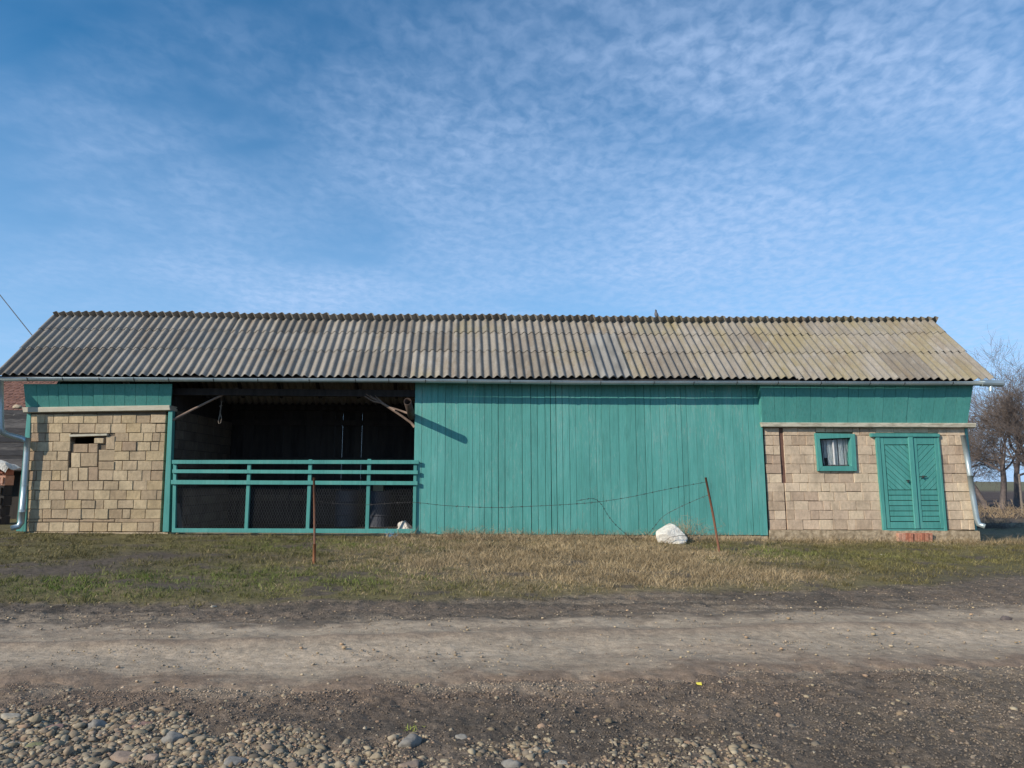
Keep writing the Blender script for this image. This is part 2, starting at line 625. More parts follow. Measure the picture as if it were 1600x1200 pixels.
def dry_mask(x, Y):
    """1 where the grass is tall and dry"""
    m_ = 1.25 * blob(x, Y, 860, 870, 3.0, 2.6) + 0.9 * blob(x, Y, 1000, 885, 1.6, 1.5) + 0.8 * blob(x, Y, 1240, 898, 0.8, 0.6)
    m_ = m_ + 0.55 * sstep(D - 1.0, D - 0.3, Y) * sstep(-2.6, -1.6, x) + 0.25 * (fbm(x, Y, .9, 3, 3) - .4)
    return np.clip(m_ * (.55 + .9 * fbm(x, Y, 1.3, 3, 63)) + 0.7 * (fbm(x, Y, 2.6, 4, 8) - 0.5), 0, 1)


def mud_patch(x, Y):
    m_ = blob(x, Y, 250, 868, .75, .5) + blob(x, Y, 80, 893, 1.1, .45) + blob(x, Y, 270, 915, .5, .3) + .8 * blob(x, Y, 160, 880, .6, .4)
    m_ = m_ + .7 * blob(x, Y, 1570, 900, 1.5, .5) + .5 * blob(x, Y, 390, 872, .5, .4)
    return np.clip(m_ * (0.5 + 1.3 * fbm(x, Y, 4, 3, 5)) + .9 * sstep(.60, .74, fbm(x, Y * 1.6, 1.5, 4, 62)), 0, 1)


def soil_col(x, Y):
    wob = (fbm(x, Y, 1.3, 3, 1) - 0.5) * 0.55 + (fbm(x, Y, 6, 3, 2) - .5) * 0.25
    g = sstep(-0.22, 0.22, Y + wob - c_grass(x))                    # 1 in the grass
    n = fbm(x, Y, 2.2, 4, 4)
    n2 = fbm(x, Y * 2.2, 1.1, 4, 6)
    c = DARK[None] * (0.75 + 0.7 * n[:, None])
    # brown mud next to the road, dark wet earth towards the camera
    bm = sstep(0.42, 0.62, n2) * 0.8
    c = c * (1 - bm[:, None]) + MUD * bm[:, None]
    near = sstep(0.9, 0.0, np.abs(c_bot(x) - Y + wob * .5)) * sstep(8, -3, x)
    c = c * (1 - .75 * near[:, None]) + (MUD * np.array([1.12, 1.04, 1.0])) * .75 * near[:, None]
    tan = sstep(1.0, 4.5, x) * sstep(.35, .6, fbm(x, Y, 1.4, 3, 12)) * sstep(0.2, -0.3, Y - c_bot(x))
    c = c * (1 - .55 * tan[:, None]) + (PALE * .5) * .55 * tan[:, None]
    # pale lines in the mud strip above the road
    strip = sstep(0.55, 0.68, fbm(x * .35, Y * 3.5, 1.6, 3, 9)) * sstep(-.1, .1, Y - c_top(x)) * 0.6
    c = c * (1 - strip[:, None]) + (PALE * .7) * strip[:, None]
    dust = sstep(.5, .02, np.abs(Y - c_top(x)) * (Y > c_top(x)) + 9 * (Y < c_top(x) - .3)) * sstep(.40, .62, fbm(x * .6, Y * 2, 3.2, 4, 15))
    dust = dust + sstep(.45, .02, np.abs(Y - c_bot(x))) * sstep(.42, .64, fbm(x * .6, Y * 2, 3.0, 4, 16))
    dust = np.clip(dust, 0, 1)[:, None] * .7
    c = c * (1 - dust) + PALE * .8 * dust
    dm = dry_mask(x, Y)
    t = TURF[None] * (0.7 + 0.6 * n[:, None])
    t = t * (1 - dm[:, None]) + DRYS * dm[:, None]
    mp = mud_patch(x, Y)
    t = t * (1 - mp[:, None]) + DARK * 1.0 * mp[:, None]
    c = c * (1 - g[:, None]) + t * g[:, None]
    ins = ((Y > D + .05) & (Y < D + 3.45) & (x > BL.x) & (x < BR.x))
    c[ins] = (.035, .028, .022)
    far = sstep(19, 26, Y)
    fc = np.array([.085, .060, .048]) * (0.7 + .6 * fbm(x, Y, .3, 3, 3))[:, None]
    pf = sstep(85, 120, Y)
    fc = fc * (1 - pf[:, None]) + np.array([.17, .155, .085]) * pf[:, None]
    return c * (1 - far[:, None]) + fc * far[:, None]


def relief(x, Y):
    """small relief: clods, humps, ruts"""
    inroad = sstep(c_bot(x) - .15, c_bot(x) + .12, Y) * sstep(c_top(x) + .15, c_top(x) - .12, Y)
    fg = sstep(c_bot(x) + .1, c_bot(x) - .3, Y)
    st = sstep(c_top(x) - .1, c_top(x) + .1, Y) * sstep(c_grass(x) + .3, c_grass(x) - .1, Y)
    r_ = (fbm(x, Y, 1.2, 3, 21) - .5) * 0.07
    r_ = r_ + (fbm(x, Y, 7, 4, 22) - .5) * (0.012 + .045 * fg + 0.05 * st) * (1 - inroad)
    r_ = r_ + (fbm(x, Y, 34, 2, 23) - .5) * (0.004 + .016 * fg + .012 * st) * (1 - inroad)
    near = np.exp(-((Y - D) / .35) ** 2)
    r_ = r_ * (1 - .8 * near)
    return r_ * sstep(60, 20, Y)


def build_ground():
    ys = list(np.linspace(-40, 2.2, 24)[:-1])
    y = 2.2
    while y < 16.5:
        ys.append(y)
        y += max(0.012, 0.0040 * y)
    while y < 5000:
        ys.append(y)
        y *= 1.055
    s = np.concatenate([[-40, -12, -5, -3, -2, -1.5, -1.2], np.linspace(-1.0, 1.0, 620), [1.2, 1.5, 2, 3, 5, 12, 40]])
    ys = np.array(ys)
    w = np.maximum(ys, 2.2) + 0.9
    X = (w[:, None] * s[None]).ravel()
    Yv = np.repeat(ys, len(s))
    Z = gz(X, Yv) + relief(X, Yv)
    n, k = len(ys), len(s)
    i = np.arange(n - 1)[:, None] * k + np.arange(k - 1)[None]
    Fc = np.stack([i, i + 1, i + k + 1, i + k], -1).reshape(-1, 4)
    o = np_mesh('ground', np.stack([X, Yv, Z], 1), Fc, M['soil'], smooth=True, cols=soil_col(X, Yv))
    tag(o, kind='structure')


build_ground()


def build_road():
    xs = np.concatenate([np.linspace(-90, -9.2, 80), np.linspace(-9, 9, 820), np.linspace(9.2, 90, 80)])
    v = np.linspace(-0.10, 1.10, 130)
    X = np.repeat(xs, len(v))
    Vv = np.tile(v, len(xs))
    yb, yt, ym = c_bot(X), c_top(X), c_mid(X)
    Yv = yb + (yt - yb) * Vv
    e = np.minimum(Vv + .10, 1.10 - Vv)                # 0 at the sheet's edge
    vm = (ym - yb) / (yt - yb)
    crown = np.exp(-((Vv - vm) / 0.055) ** 2) * (0.6 + .8 * fbm(X, Yv, 2.5, 3, 31))
    rut = np.exp(-((Vv - .36) / .15) ** 2) + .8 * np.exp(-((Vv - .83) / .10) ** 2)
    Z = gz(X, Yv) + (fbm(X, Yv, 1.2, 3, 21) - .5) * 0.07
    edge = sstep(0.0, 0.16, e + (fbm(X, Yv, 5, 3, 33) - .5) * 0.14)
    Z = Z + -0.030 + .050 * edge + 0.028 * crown - .014 * rut + (fbm(X, Yv, 9, 4, 34) - .5) * 0.012
    k2 = len(v)
    i = np.arange(len(xs) - 1)[:, None] * k2 + np.arange(k2 - 1)[None]
    Fc = np.stack([i, i + k2, i + k2 + 1, i + 1], -1).reshape(-1, 4)
    n = fbm(X * .4, Yv, 2.5, 4, 35)
    c = PALE[None] * (0.8 + 0.42 * n[:, None]) * (0.92 + .16 * np.clip(rut, 0, 1))[:, None]
    br = np.clip(crown * 0.55, 0, .7) + 1.1 * sstep(.30, .05, e + (fbm(X, Yv * 1.5, 3.5, 4, 37) - .5) * .34) + .35 * sstep(.56, .72, fbm(X * .5, Yv * 1.6, 2.0, 4, 36))
    br = np.clip(br, 0, .95)[:, None]
    tb = sstep(.3, .7, Vv)[:, None] * sstep(.75, .95, Vv)[:, None]
    redd = (MUD * np.array([1.1, 1.04, 1.0]) * 1.1) * (1 - tb) + DARK * 1.25 * tb
    c = c * (1 - br) + redd * br
    o = np_mesh('dirt_road', np.stack([X, Yv, Z], 1), Fc, M['road'], smooth=True, cols=c)
    tag(o, kind='structure')


build_road()

# ------------------------------------------------------------------ the barn
BXL, BXR = BL.x, BR.x
barn = empty('barn', ((BXL + BXR) / 2, D + 2.1, 0))
tag(barn, 'long low barn with grey corrugated roof, tan block ends and teal plank front', 'barn')
DEP = 3.4                                  # depth of the barn
YB = D + DEP


def lean(tl, tr, br, bl):
    """maps (u, photo y) on a wall to photo x, following the lean of its two ends"""
    def f(u, y):
        xl = tl[0] + (bl[0] - tl[0]) * (y - tl[1]) / (bl[1] - tl[1])
        xr = tr[0] + (br[0] - tr[0]) * (y - tr[1]) / (br[1] - tr[1])
        return xl + (xr - xl) * u
    return f


def block(x0, x1, y0, y1, f, mat, parent, w):
    """block between rectified positions (units of photo px measured along the wall's top)"""
    j = lambda s: random.uniform(-s, s)
    g = random.choice((.3, .4, .55, .75, 1.1)) if mat is M['block'] else random.choice((.2, .3, .45))
    y0 += g * .6 + j(.25)
    y1 -= g * .6 + j(.25)
    q = [(f((x0 + g * .5) / w, y0), y0 + j(.3)), (f((x1 - g * .5) / w, y0), y0 + j(.3)),
         (f((x1 - g * .5 + j(.3)) / w, y1), y1 + j(.3)), (f((x0 + g * .5 + j(.3)) / w, y1), y1 + j(.3))]
    Y = D + random.uniform(-0.008, 0.006) + (random.uniform(-.02, 0) if random.random() < .06 else 0)
    return pslab('block', q, Y, 0.16, mat, parent, 0.007)


def fill_row(xs0, xs1, y0, y1, f, mat, parent, w, bw, off):
    x = xs0
    first = True
    while x < xs1 - 1:
        ww = bw * random.uniform(.9, 1.1)
        if random.random() < .15:
            ww *= .55
        if first and off:
            ww *= random.uniform(.4, .7)
        first = False
        x1 = x + ww
        if xs1 - x1 < bw * .3:
            x1 = xs1
        block(x, x1, y0, y1, f, mat, parent, w)
        x = x1


# ---- left block wall
lw = mesh_obj('block_wall', [at(49, 648, D + .2), at(259, 648, D + .2), at(250, 830, D + .2), at(42, 830, D + .2)], [(0, 1, 2, 3)], M['mortar'], barn)
lw.data.clear_geometry()
f_l = lean((47.5, 647), (260, 647), (250, 831), (40, 831))
mbk = MB()
for (a, b_, c_, d_) in ((47.5, 113.5, 640, 830), (150, 260, 640, 830), (113.5, 150, 640, 681), (113.5, 150, 694, 830)):
    q = [(f_l((a - 47.5 + .6) / 212.5, c_), c_), (f_l((b_ - 47.5 - .6) / 212.5, c_), c_), (f_l((b_ - 47.5 - .6) / 212.5, d_), d_), (f_l((a - 47.5 + .6) / 212.5, d_), d_)]
    slab('x', [at(x, y, D + 0.028) for x, y in q], 0.15, None, mb=mbk)
lw.data.from_pydata([tuple(Vector(v) - WL[lw]) for v in mbk.v], [], mbk.f)
rows_l = [647.5, 661.7, 676.5, 690, 705, 720, 735, 751.2, 766.2, 781.2, 795.5, 811, 816, 831]
for k in range(len(rows_l) - 1):
    y0, y1 = rows_l[k], rows_l[k + 1]
    wl_ = 212.5
    if k in (2, 3, 4, 5, 6):                      # rows beside the infilled hatch
        fill_row(0, (110 if k > 3 else 112) - 47.5, y0, y1, f_l, M['block'], lw, wl_, 23.5, k % 2)
        fill_row(181 - 47.5, 212.5, y0, y1, f_l, M['block'], lw, wl_, 23.5, k % 2)
    else:
        fill_row(0, 212.5, y0, y1, f_l, M['block'], lw, wl_, 23.5 if k != 11 else 60, k % 2)
zl = lambda x, y: (x / 4, 560 + y / 4)
for (a, b_, c_, d_) in ((462, 535, 550, 588), (553, 533, 612, 590), (588, 499, 648, 531), (662, 487, 718, 570), (445, 592, 503, 682), (505, 592, 610, 676),
                        (428, 684, 490, 765), (493, 684, 550, 763), (553, 680, 613, 763), (617, 572, 718, 640), (615, 645, 715, 697), (616, 700, 708, 762)):
    pslab('block', [zl(a, b_), zl(c_, b_), zl(c_ - 3, d_), zl(a, d_)], D + random.uniform(-.018, .004), .15, M['block'], lw, .008)
pslab('vent_lintel', [zl(433, 476), zl(668, 470), zl(668, 482), zl(433, 490)], D - .05, .16, M['beam_conc'], lw)

# ---- right block wall
f_r = lean((1193, 668), (1507, 668), (1524, 828), (1202, 828))
rw = mesh_obj('block_wall', [at(1196, 670, D + .2), at(1505, 670, D + .2), at(1520, 828, D + .2), at(1200, 828, D + .2)], [(0, 1, 2, 3)], M['mortar'], barn)
rw.data.clear_geometry()
wr = 314.0
mbk = MB()
WX0, WX1, WY0, WY1 = 84, 136, 683, 733          # window hole in rectified units
for (a, b_, c_, d_) in ((1, 24, 669, 828), (30, WX0, 669, 828), (WX1, wr - 1, 669, 828), (WX0, WX1, 669, WY0), (WX0, WX1, WY1, 828)):
    q = [(f_r(a / wr, c_), c_), (f_r(b_ / wr, c_), c_), (f_r(b_ / wr, d_), d_), (f_r(a / wr, d_), d_)]
    slab('x', [at(x, y, D + 0.028) for x, y in q], 0.15, None, mb=mbk)
rw.data.from_pydata([tuple(Vector(v) - WL[rw]) for v in mbk.v], [], mbk.f)
pslab('timber_post', [(f_r(22.5 / wr, 669), 669), (f_r(31.5 / wr, 669), 669), (f_r(31 / wr, 827), 827), (f_r(23 / wr, 827), 827)], D + .022, .13,
      simple('brown_timber', [(.10, .05, .035), (.17, .085, .06)], 10), rw)
rows_r = [668.5, 680.5, 696, 711, 725, 740, 754.5, 768.5, 783, 797.5, 812, 828]
for k in range(len(rows_r) - 1):
    y0, y1 = rows_r[k], rows_r[k + 1]
    pk = M['block_pink']
    gap1 = 24 if k < 6 else 26.5
    gap2 = 30 if k < 6 else 28.0
    fill_row(0, gap1, y0, y1, f_r, pk, rw, wr, 23, k % 2)
    dl, dr = 172, 275.5                                 # door zone
    if y1 <= 679:
        fill_row(gap2, wr, y0, y1, f_r, pk, rw, wr, 23, k % 2)
        continue
    if y0 < 678:
        fill_row(gap2, WX0 - 3, y0, y1, f_r, pk, rw, wr, 23, k % 2)
        fill_row(WX0 - 2.5, WX1 + 3, y0, y0 + 7, f_r, pk, rw, wr, 26, 0)
        fill_row(WX1 + 3, dl + 3, y0, y1, f_r, pk, rw, wr, 23, 1)
        fill_row(dl + 3, dr - 3, y0, y0 + 8, f_r, pk, rw, wr, 26, 0)
    elif y0 < 738 and y1 > 681:
        fill_row(gap2, WX0, y0, y1, f_r, pk, rw, wr, 23, k % 2)
        fill_row(WX1, dl + 3, y0, y1, f_r, pk, rw, wr, 23, 1 - k % 2)
        if y1 > 735:
            fill_row(WX0, WX1, 735, y1, f_r, pk, rw, wr, 26, 0)
    else:
        fill_row(gap2, dl + 3, y0, y1, f_r, pk, rw, wr, 23, k % 2)
    fill_row(dr - 3, wr, y0, y1, f_r, pk, rw, wr, 22, k % 2)

# ---- plinth under planks and right wall, sill strip under the left wall
def strip_px(name, pts_top, pts_bot, Y, th, mat, parent):
    n = len(pts_top)
    vs, fs = [], []
    for (a, b_) in zip(pts_top, pts_bot):
        t, q = at(*a, Y), at(*b_, Y)
        q.z -= .25
        vs += [t + Vector((0, .006, 0)), t + Vector((0, th, 0)), q + Vector((0, th, 0)), q]
    for i in range(n - 1):
        o = 4 * i
        fs += [(o, o + 4, o + 5, o + 1), (o + 1, o + 5, o + 6, o + 2), (o + 3, o + 2, o + 6, o + 7), (o, o + 3, o + 7, o + 4)]
    fs += [(0, 1, 2, 3), (4 * n - 4, 4 * n - 1, 4 * n - 2, 4 * n - 3)]
    return mesh_obj(name, vs, fs, mat, parent)


def jig(x0, x1, y0, y1, n, s):
    return [(x0 + (x1 - x0) * i / n, y0 + (y1 - y0) * i / n + random.uniform(-s, s)) for i in range(n + 1)]


strip_px('plinth', jig(640, 1200, 834.5, 837, 30, .35), jig(640, 1200, 843, 852, 30, 0), D - .03, .3, M['plinth'], barn)
strip_px('plinth', jig(1203, 1531, 828.6, 829.4, 24, .5), jig(1203, 1533, 852, 850, 24, 0), D - .07, .34, M['plinth'], barn)
strip_px('plinth', jig(24, 262, 831.4, 832, 16, .4), jig(24, 262, 838, 840, 16, 0), D - .04, .3, M['plinth'], barn)
strip_px('plinth', jig(262, 642, 832.6, 834, 20, .3), jig(262, 642, 842, 842, 20, 0), D + .02, .2, M['plinth'], barn)
for i in range(9):                                     # the red bricks of the door step
    x = 1404 + i * 6
    pslab('brick', [(x, 833), (x + 5.4, 833), (x + 5.6, 848), (x + .2, 848)], D - .16 + random.uniform(-.02, .02), .1, M['red_brick'], barn, .006)

# ---- concrete ring beams
pslab('ring_beam', [(34, 636.5), (265, 633), (266, 641), (36, 644.5)], D - .10, .34, M['beam_conc'], barn, .01)
pslab('ring_beam', [(1189, 660), (1526, 661), (1526, 668), (1191, 667)], D - .12, .36, M['beam_conc'], barn, .012)

# ---- flared boarding between the beams and the eaves
def flare(x0t, x1t, x0b, x1b, yt, yb, n):
    p_ = empty('flared_boarding', at((x0b + x1b) / 2, yb, D), barn)
    e = [0] + sorted([(i + random.uniform(-.22, .22)) / n for i in range(1, n)]) + [1]
    for a, b_ in zip(e[:-1], e[1:]):
        j = random.uniform(-.004, .004)
        q = [(x0t + (x1t - x0t) * a, yt), (x0t + (x1t - x0t) * b_, yt), (x0b + (x1b - x0b) * b_, yb), (x0b + (x1b - x0b) * a, yb)]
        g = 0.2
        q = [(q[0][0] + g, q[0][1]), (q[1][0] - g, q[1][1]), (q[2][0] - g, q[2][1]), (q[3][0] + g, q[3][1])]
        pslab('board', q, [D - .27 + j, D - .27 + j, D - .07 + j, D - .07 + j], .022, M['teal_trim'], p_, .002)


flare(36.5, 269, 40, 267, 600, 636, 13)
flare(1187.5, 1521, 1191, 1512, 600.5, 661, 17)
pslab('fascia_board', [(1186.5, 600), (1196, 600), (1190.8, 659.5), (1188.5, 659.5)], [D - .24, D - .272, D - .072, D - .05], .2, M['teal_trim'], barn)

# ---- plank wall
pw = empty('plank_wall', at(920, 834, D), barn)
f_p = lean((648.5, 598), (1188, 598), (1200.5, 835), (645, 835))
e = [0.0]
while e[-1] < 1:
    e.append(e[-1] + random.choice((.016, .0185, .021, .0235, .027)) * random.uniform(.92, 1.08))
e[-1] = 1.0
if e[-1] - e[-2] < .012:
    e.pop(-2)
for a, b_ in zip(e[:-1], e[1:]):
    g = random.choice((.07, .09, .12, .2, .38)) / 540
    yb = 834.4 + 2.2 * (a + b_) / 2 + random.uniform(-.8, .5)
    q = [(f_p(a + g, 598), 598), (f_p(b_ - g, 598), 598), (f_p(b_ - g * random.uniform(.6, 2), yb), yb), (f_p(a + g * random.uniform(.6, 2), yb), yb)]
    pslab('plank', q, D - .045 + random.uniform(-.005, .005), .022, M['teal'], pw, .003)
mesh = MB()
for z in (0.5, 1.6, 2.75):
    mesh.box((at(650, 700, D).x, D + 0.0, z), (at(1192, 700, D).x, D + .08, z + .1))
mesh.build('batten', M['dark_wood'], pw)
q0 = at(640, 600, D)
slab('backing_board', [(at(652, 600, D).x, D + .1, 3.2), (at(1190, 600, D).x, D + .1, 3.2), (at(1190, 600, D).x, D + .1, .0), (at(652, 600, D).x, D + .1, .0)], .02, M['dark_wood'], pw)

# ---- corner boards and posts
pslab('corner_board', [(42, 646), (48, 646), (40, 831), (25, 830)], D - .015, .1, M['teal_trim'], barn)
pslab('corner_board', [(1507.5, 669), (1512, 669), (1527, 829), (1522.5, 829)], [D + .02, D + .1, D + .1, D + .02], .1, M['teal_trim'], barn)
pslab('door_post', [(263, 642), (269.5, 642), (263.5, 831), (254, 831)], D - .055, .12, M['teal_trim'], barn)

# ---- roof
YE = D - .36
eL, eR = at(-6, 584.5, YE), at(1553, 592.5, YE)
YR = None
for yy in np.arange(15.2, 18.0, .01):
    if at(1455, 500, yy).x - at(86, 493, yy).x >= eR.x - eL.x:
        YR = float(yy)
        break
rid = [at(x, y, YR) for x, y in ((86, 493.5), (250, 494), (400, 497.5), (520, 500.5), (640, 500.5), (760, 499.5), (900, 502), (1028, 503.5), (1180, 503), (1320, 502), (1455, 500.5))]
rx = [p_.x for p_ in rid]
rz = [p_.z for p_ in rid]
rx[0], rx[-1] = eL.x, eR.x


def ridge_z(x):
    return float(np.interp(x, rx, rz))


def eave_z(x):
    return eL.z + (eR.z - eL.z) * (x - eL.x) / (eR.x - eL.x)


roof = empty('roof', ((eL.x + eR.x) / 2, YR, ridge_z(0)), barn)
NC = 20
NW = 6
cw = (eR.x - eL.x) / NC
PITCHW = cw / NW
slope_len = math.hypot(YR - YE, ridge_z(0) - eave_z(0))


def sheet_mesh(name, length, mat, half=False, nx=72):
    xs_ = np.linspace(-cw / 2 * (.55 if half else 1) - PITCHW * .35, cw / 2 * (.55 if half else 1) + PITCHW * .35, nx)
    h = 0.030 * np.cos(2 * math.pi * (xs_ / PITCHW))
    yv = np.linspace(0, length, 4)
    V = []
    for t in (0.006, 0.0):
        for y in yv:
            for x, hh in zip(xs_, h):
                V.append((x, y, hh + t))
    V = np.array(V)
    n = nx
    Fc = []
    o = 4 * n
    for r_ in range(3):
        for k in range(n - 1):
            a = r_ * n + k
            Fc.append((a, a + 1, a + n + 1, a + n))
            Fc.append((o + a, o + a + n, o + a + n + 1, o + a + 1))
    for k in range(n - 1):
        Fc.append((k, o + k, o + k + 1, k + 1))
        a = 3 * n + k
        Fc.append((a, a + 1, o + a + 1, o + a))
    for r_ in range(3):
        a = r_ * n
        Fc.append((a, a + n, o + a + n, o + a))
        a = r_ * n + n - 1
        Fc.append((a, o + a, o + a + n, a + n))
    me = bpy.data.meshes.new(name)
    me.from_pydata(V.tolist(), [], Fc)
    me.polygons.foreach_set('use_smooth', [True] * len(me.polygons))
    me.materials.append(mat)
    me.update()
    try:
        me.set_sharp_from_angle(angle=R(50))
    except Exception:
        pass
    return me


L1 = slope_len * 0.43 + .13
sm_b = sheet_mesh('corrugated_sheet', L1, M['sheet'])
sm_t = sheet_mesh('corrugated_sheet', slope_len * .345 + .14, M['sheet'])
sm_u = sheet_mesh('corrugated_sheet', slope_len * .235 + .05, M['sheet'])
sm_g = sheet_mesh('corrugated_sheet', slope_len * .76, M['sheet_grey'], half=True)
sm_back = sheet_mesh('corrugated_sheet', slope_len * (1 + .5 / (YR - YE)) + .14, M['sheet'])


def put_sheet(me, o0, ex, ey):
    ez = ex.cross(ey).normalized()
    ex = ey.cross(ez).normalized()
    ob = bpy.data.objects.new('corrugated_sheet', me)
    COL.objects.link(ob)
    ob.parent = roof
    ob.matrix_local = Matrix.Translation(o0 - WL[roof]) @ Matrix((ex, ey, ez)).transposed().to_4x4()
    WL[ob] = o0
    return ob


GREYC = min(range(NC), key=lambda i: abs(pix((eL.x + (i + .5) * cw, YE, eave_z(0)))[0] - 955))
for i in range(NC):
    x = eL.x + (i + .5) * cw
    e0 = Vector((x, YE, eave_z(x)))
    r1 = Vector((x - .09, YR, ridge_z(x) - .03))
    ey = (r1 - e0).normalized()
    exl = Vector((cw, 0, (ridge_z(x + cw / 2) - ridge_z(x - cw / 2)) * .5 + (eave_z(x + cw / 2) - eave_z(x - cw / 2)) * .5)).normalized()
    nz = exl.cross(ey)
    L = (r1 - e0).length
    alt = 0.0035 * (i % 2)
    for k, (me, s0) in enumerate(((sm_b, 0), (sm_t, .42), (sm_u, .755))):
        d = e0 + ey * (L * s0 + random.uniform(-.022, .022)) + nz * (k * .013 + alt + random.uniform(-.002, .002))
        tilt = Vector((0, 0, 0))
        put_sheet(me, d + Vector((random.uniform(-.006, .006), 0, 0)), exl, (ey + nz * -.004).normalized())
    if i == GREYC:
        put_sheet(sm_g, e0 + ey * (-.01) + nz * .018 + Vector((PITCHW * -2, 0, 0)), exl, ey)
    b1 = Vector((x, YR + (YR - YE) + .5, eave_z(x) - .5 * (ridge_z(x) - eave_z(x)) / (YR - YE)))
    by = (Vector((x - .09, YR, ridge_z(x) - .03)) - b1).normalized()
    o = put_sheet(sm_back, b1 + Vector((PITCHW * .5 * (1 if i % 2 else 1), 0, alt + .012 + random.uniform(-.006, .01))), -exl, by)

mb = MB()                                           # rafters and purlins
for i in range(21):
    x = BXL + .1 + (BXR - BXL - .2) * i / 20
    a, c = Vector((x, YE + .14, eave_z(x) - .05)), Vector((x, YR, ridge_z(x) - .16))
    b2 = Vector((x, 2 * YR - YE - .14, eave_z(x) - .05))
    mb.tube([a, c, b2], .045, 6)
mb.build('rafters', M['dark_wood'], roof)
slab('eaves_board', [(eL.x + .03, YE + .05, eave_z(eL.x) - .03), (eR.x - .1, YE + .05, eave_z(eR.x) - .03), (eR.x - .1, YE + .05, eave_z(eR.x) - .13), (eL.x + .03, YE + .05, eave_z(eL.x) - .13)], .03, M['dark_wood'], roof)
slab('eaves_batten', [(eL.x + .02, YE + .13, eave_z(eL.x) + .07), (eR.x - .35, YE + .13, eave_z(eR.x) + .07), (eR.x - .35, YE + .13, eave_z(eR.x) - .05), (eL.x + .02, YE + .13, eave_z(eL.x) - .05)], .05, M['dark_wood'], roof)
mb = MB()
mb.box((BXL, D + .06, 2.86), (BXR, D + .2, 3.0))
mb.box((BXL, YB - .2, 2.86), (BXR, YB - .06, 3.0))
mb.build('wall_plate', M['dark_wood'], barn)

# ---- gutter
g_l, g_r = at(-8, 593.5, YE - .06), at(1536, 600, YE - .06)
gut = empty('gutter', (g_l + g_r) / 2, barn)
def gutter_pts():
    vs, fs = [], []
    n, m_ = 10, 24
    for k in range(m_ + 1):
        t = k / m_
        c = g_l.lerp(g_r, t) + Vector((0, 0, .012 * math.sin(t * 7.0) + .006 * math.sin(t * 19)))
        for (r_, ) in ((.062,), (.056,)):
            for j in range(n + 1):
                a = math.pi + math.pi * j / n
                vs.append(c + Vector((0, math.cos(a) * r_, math.sin(a) * r_ + .03)))
    q = 2 * (n + 1)
    for k in range(m_):
        for j in range(n):
            a = k * q + j
            fs.append((a, a + q, a + q + 1, a + 1))
            a += n + 1
            fs.append((a, a + 1, a + q + 1, a + q))
        for j in (0, n):
            a = k * q + j
            fs.append((a, a + n + 1, a + n + 1 + q, a + q) if j == 0 else (a, a + q, a + n + 1 + q, a + n + 1))
    for k in (0, m_):
        for j in range(n):
            a = k * q + j
            fs.append((a, a + 1, a + n + 2, a + n + 1))
    return vs, fs


v_, f_ = gutter_pts()
mesh_obj('trough', v_, f_, M['zinc'], gut, smooth=True)
mb = MB()                                            # front bead
pts = [g_l.lerp(g_r, k / 24) + Vector((0, -.062, .03 + .012 * math.sin(k / 24 * 7.0) + .006 * math.sin(k / 24 * 19))) for k in range(25)]
mb.tube(pts, .009, 6)
mb.build('bead', M['zinc'], gut, smooth=True)
bxs = [45, 100, 157, 211, 265, 335, 404, 484, 556, 608, 665, 730, 797, 860, 938, 1021, 1083, 1150, 1214, 1281, 1357, 1411, 1486]
for x in bxs:
    t = (at(x, 595, YE - .06).x - g_l.x) / (g_r.x - g_l.x)
    c = g_l.lerp(g_r, t) + Vector((0, 0, .012 * math.sin(t * 7.0) + .006 * math.sin(t * 19)))
    mb = MB()
    mb.tube([c + Vector((0, math.cos(math.pi + math.pi * j / 8) * .067, math.sin(math.pi + math.pi * j / 8) * .067 + .035)) for j in range(9)] + [c + Vector((0, .2, .06))], .007, 5)
    mb.build('bracket', M['black'], gut)
mb = MB()                                            # end box with outlet stub
a, c = at(1533, 599.5, YE - .06), at(1566, 600.2, YE - .06)
mb.tube([a + Vector((0, 0, .012)), c + Vector((0, 0, .012))], .07, 12)
mb.build('gutter_end', M['zinc'], gut, smooth=False)
mb = MB()
mb.tube([at(1548, 601, YE - .06), at(1548, 611, YE - .06)], .038, 12)
mb.build('outlet', M['zinc'], gut, smooth=False)

# ---- downpipes
dp = empty('downpipe', at(30, 820, D), barn)
mb = MB()
mb.tube([at(0, 594, YE - .06), at(.2, 640, YE - .06), at(.8, 668, YE - .06), at(3, 675, YE - .04), at(12, 679.5, D - .28), at(34, 685, D - .15), at(41, 688, D - .12)],
        [.062, .062, .062, .06, .055, .055, .055], 14)
mb.build('swan_neck', M['zinc'], dp, smooth=True)
mb = MB()
mb.tube([at(43.6, 684, D - .12), at(42, 708, D - .115), at(38.5, 757, D - .11), at(34.5, 803, D - .11)], .052, 14)
mb.build('pipe', M['zinc'], dp, smooth=True)
mb = MB()
mb.tube([at(34.8, 799, D - .11), at(33, 817, D - .11), at(29, 822.5, D - .14), at(17, 825.5, D - .2)], [.057, .057, .055, .05], 14)
mb.build('shoe', M['zinc'], dp, smooth=True)
mb = MB()
mb.tube([at(35.2, 796, D - .11), at(34.9, 800, D - .11)], .062, 14)
mb.tube([at(38.9, 756, D - .11), at(38.6, 759, D - .11)], .057, 14)
mb.build('collar', M['zinc'], dp)
dp = empty('downpipe', at(1530, 822, D), barn)
tag(dp, 'loose galvanised downpipe hanging on the right corner, cut off from the gutter')
mb = MB()
mb.tube([at(1504.5, 680, D - .16), at(1510.5, 713, D - .14), at(1516, 746, D - .12)], .05, 14)
mb.build('pipe', M['zinc'], dp, smooth=True)
mb = MB()
mb.tube([at(1515.6, 743, D - .12), at(1520, 775, D - .12), at(1526, 810, D - .12), at(1529, 819, D - .14), at(1539, 822.5, D - .2)], [.055, .053, .053, .053, .05], 14)
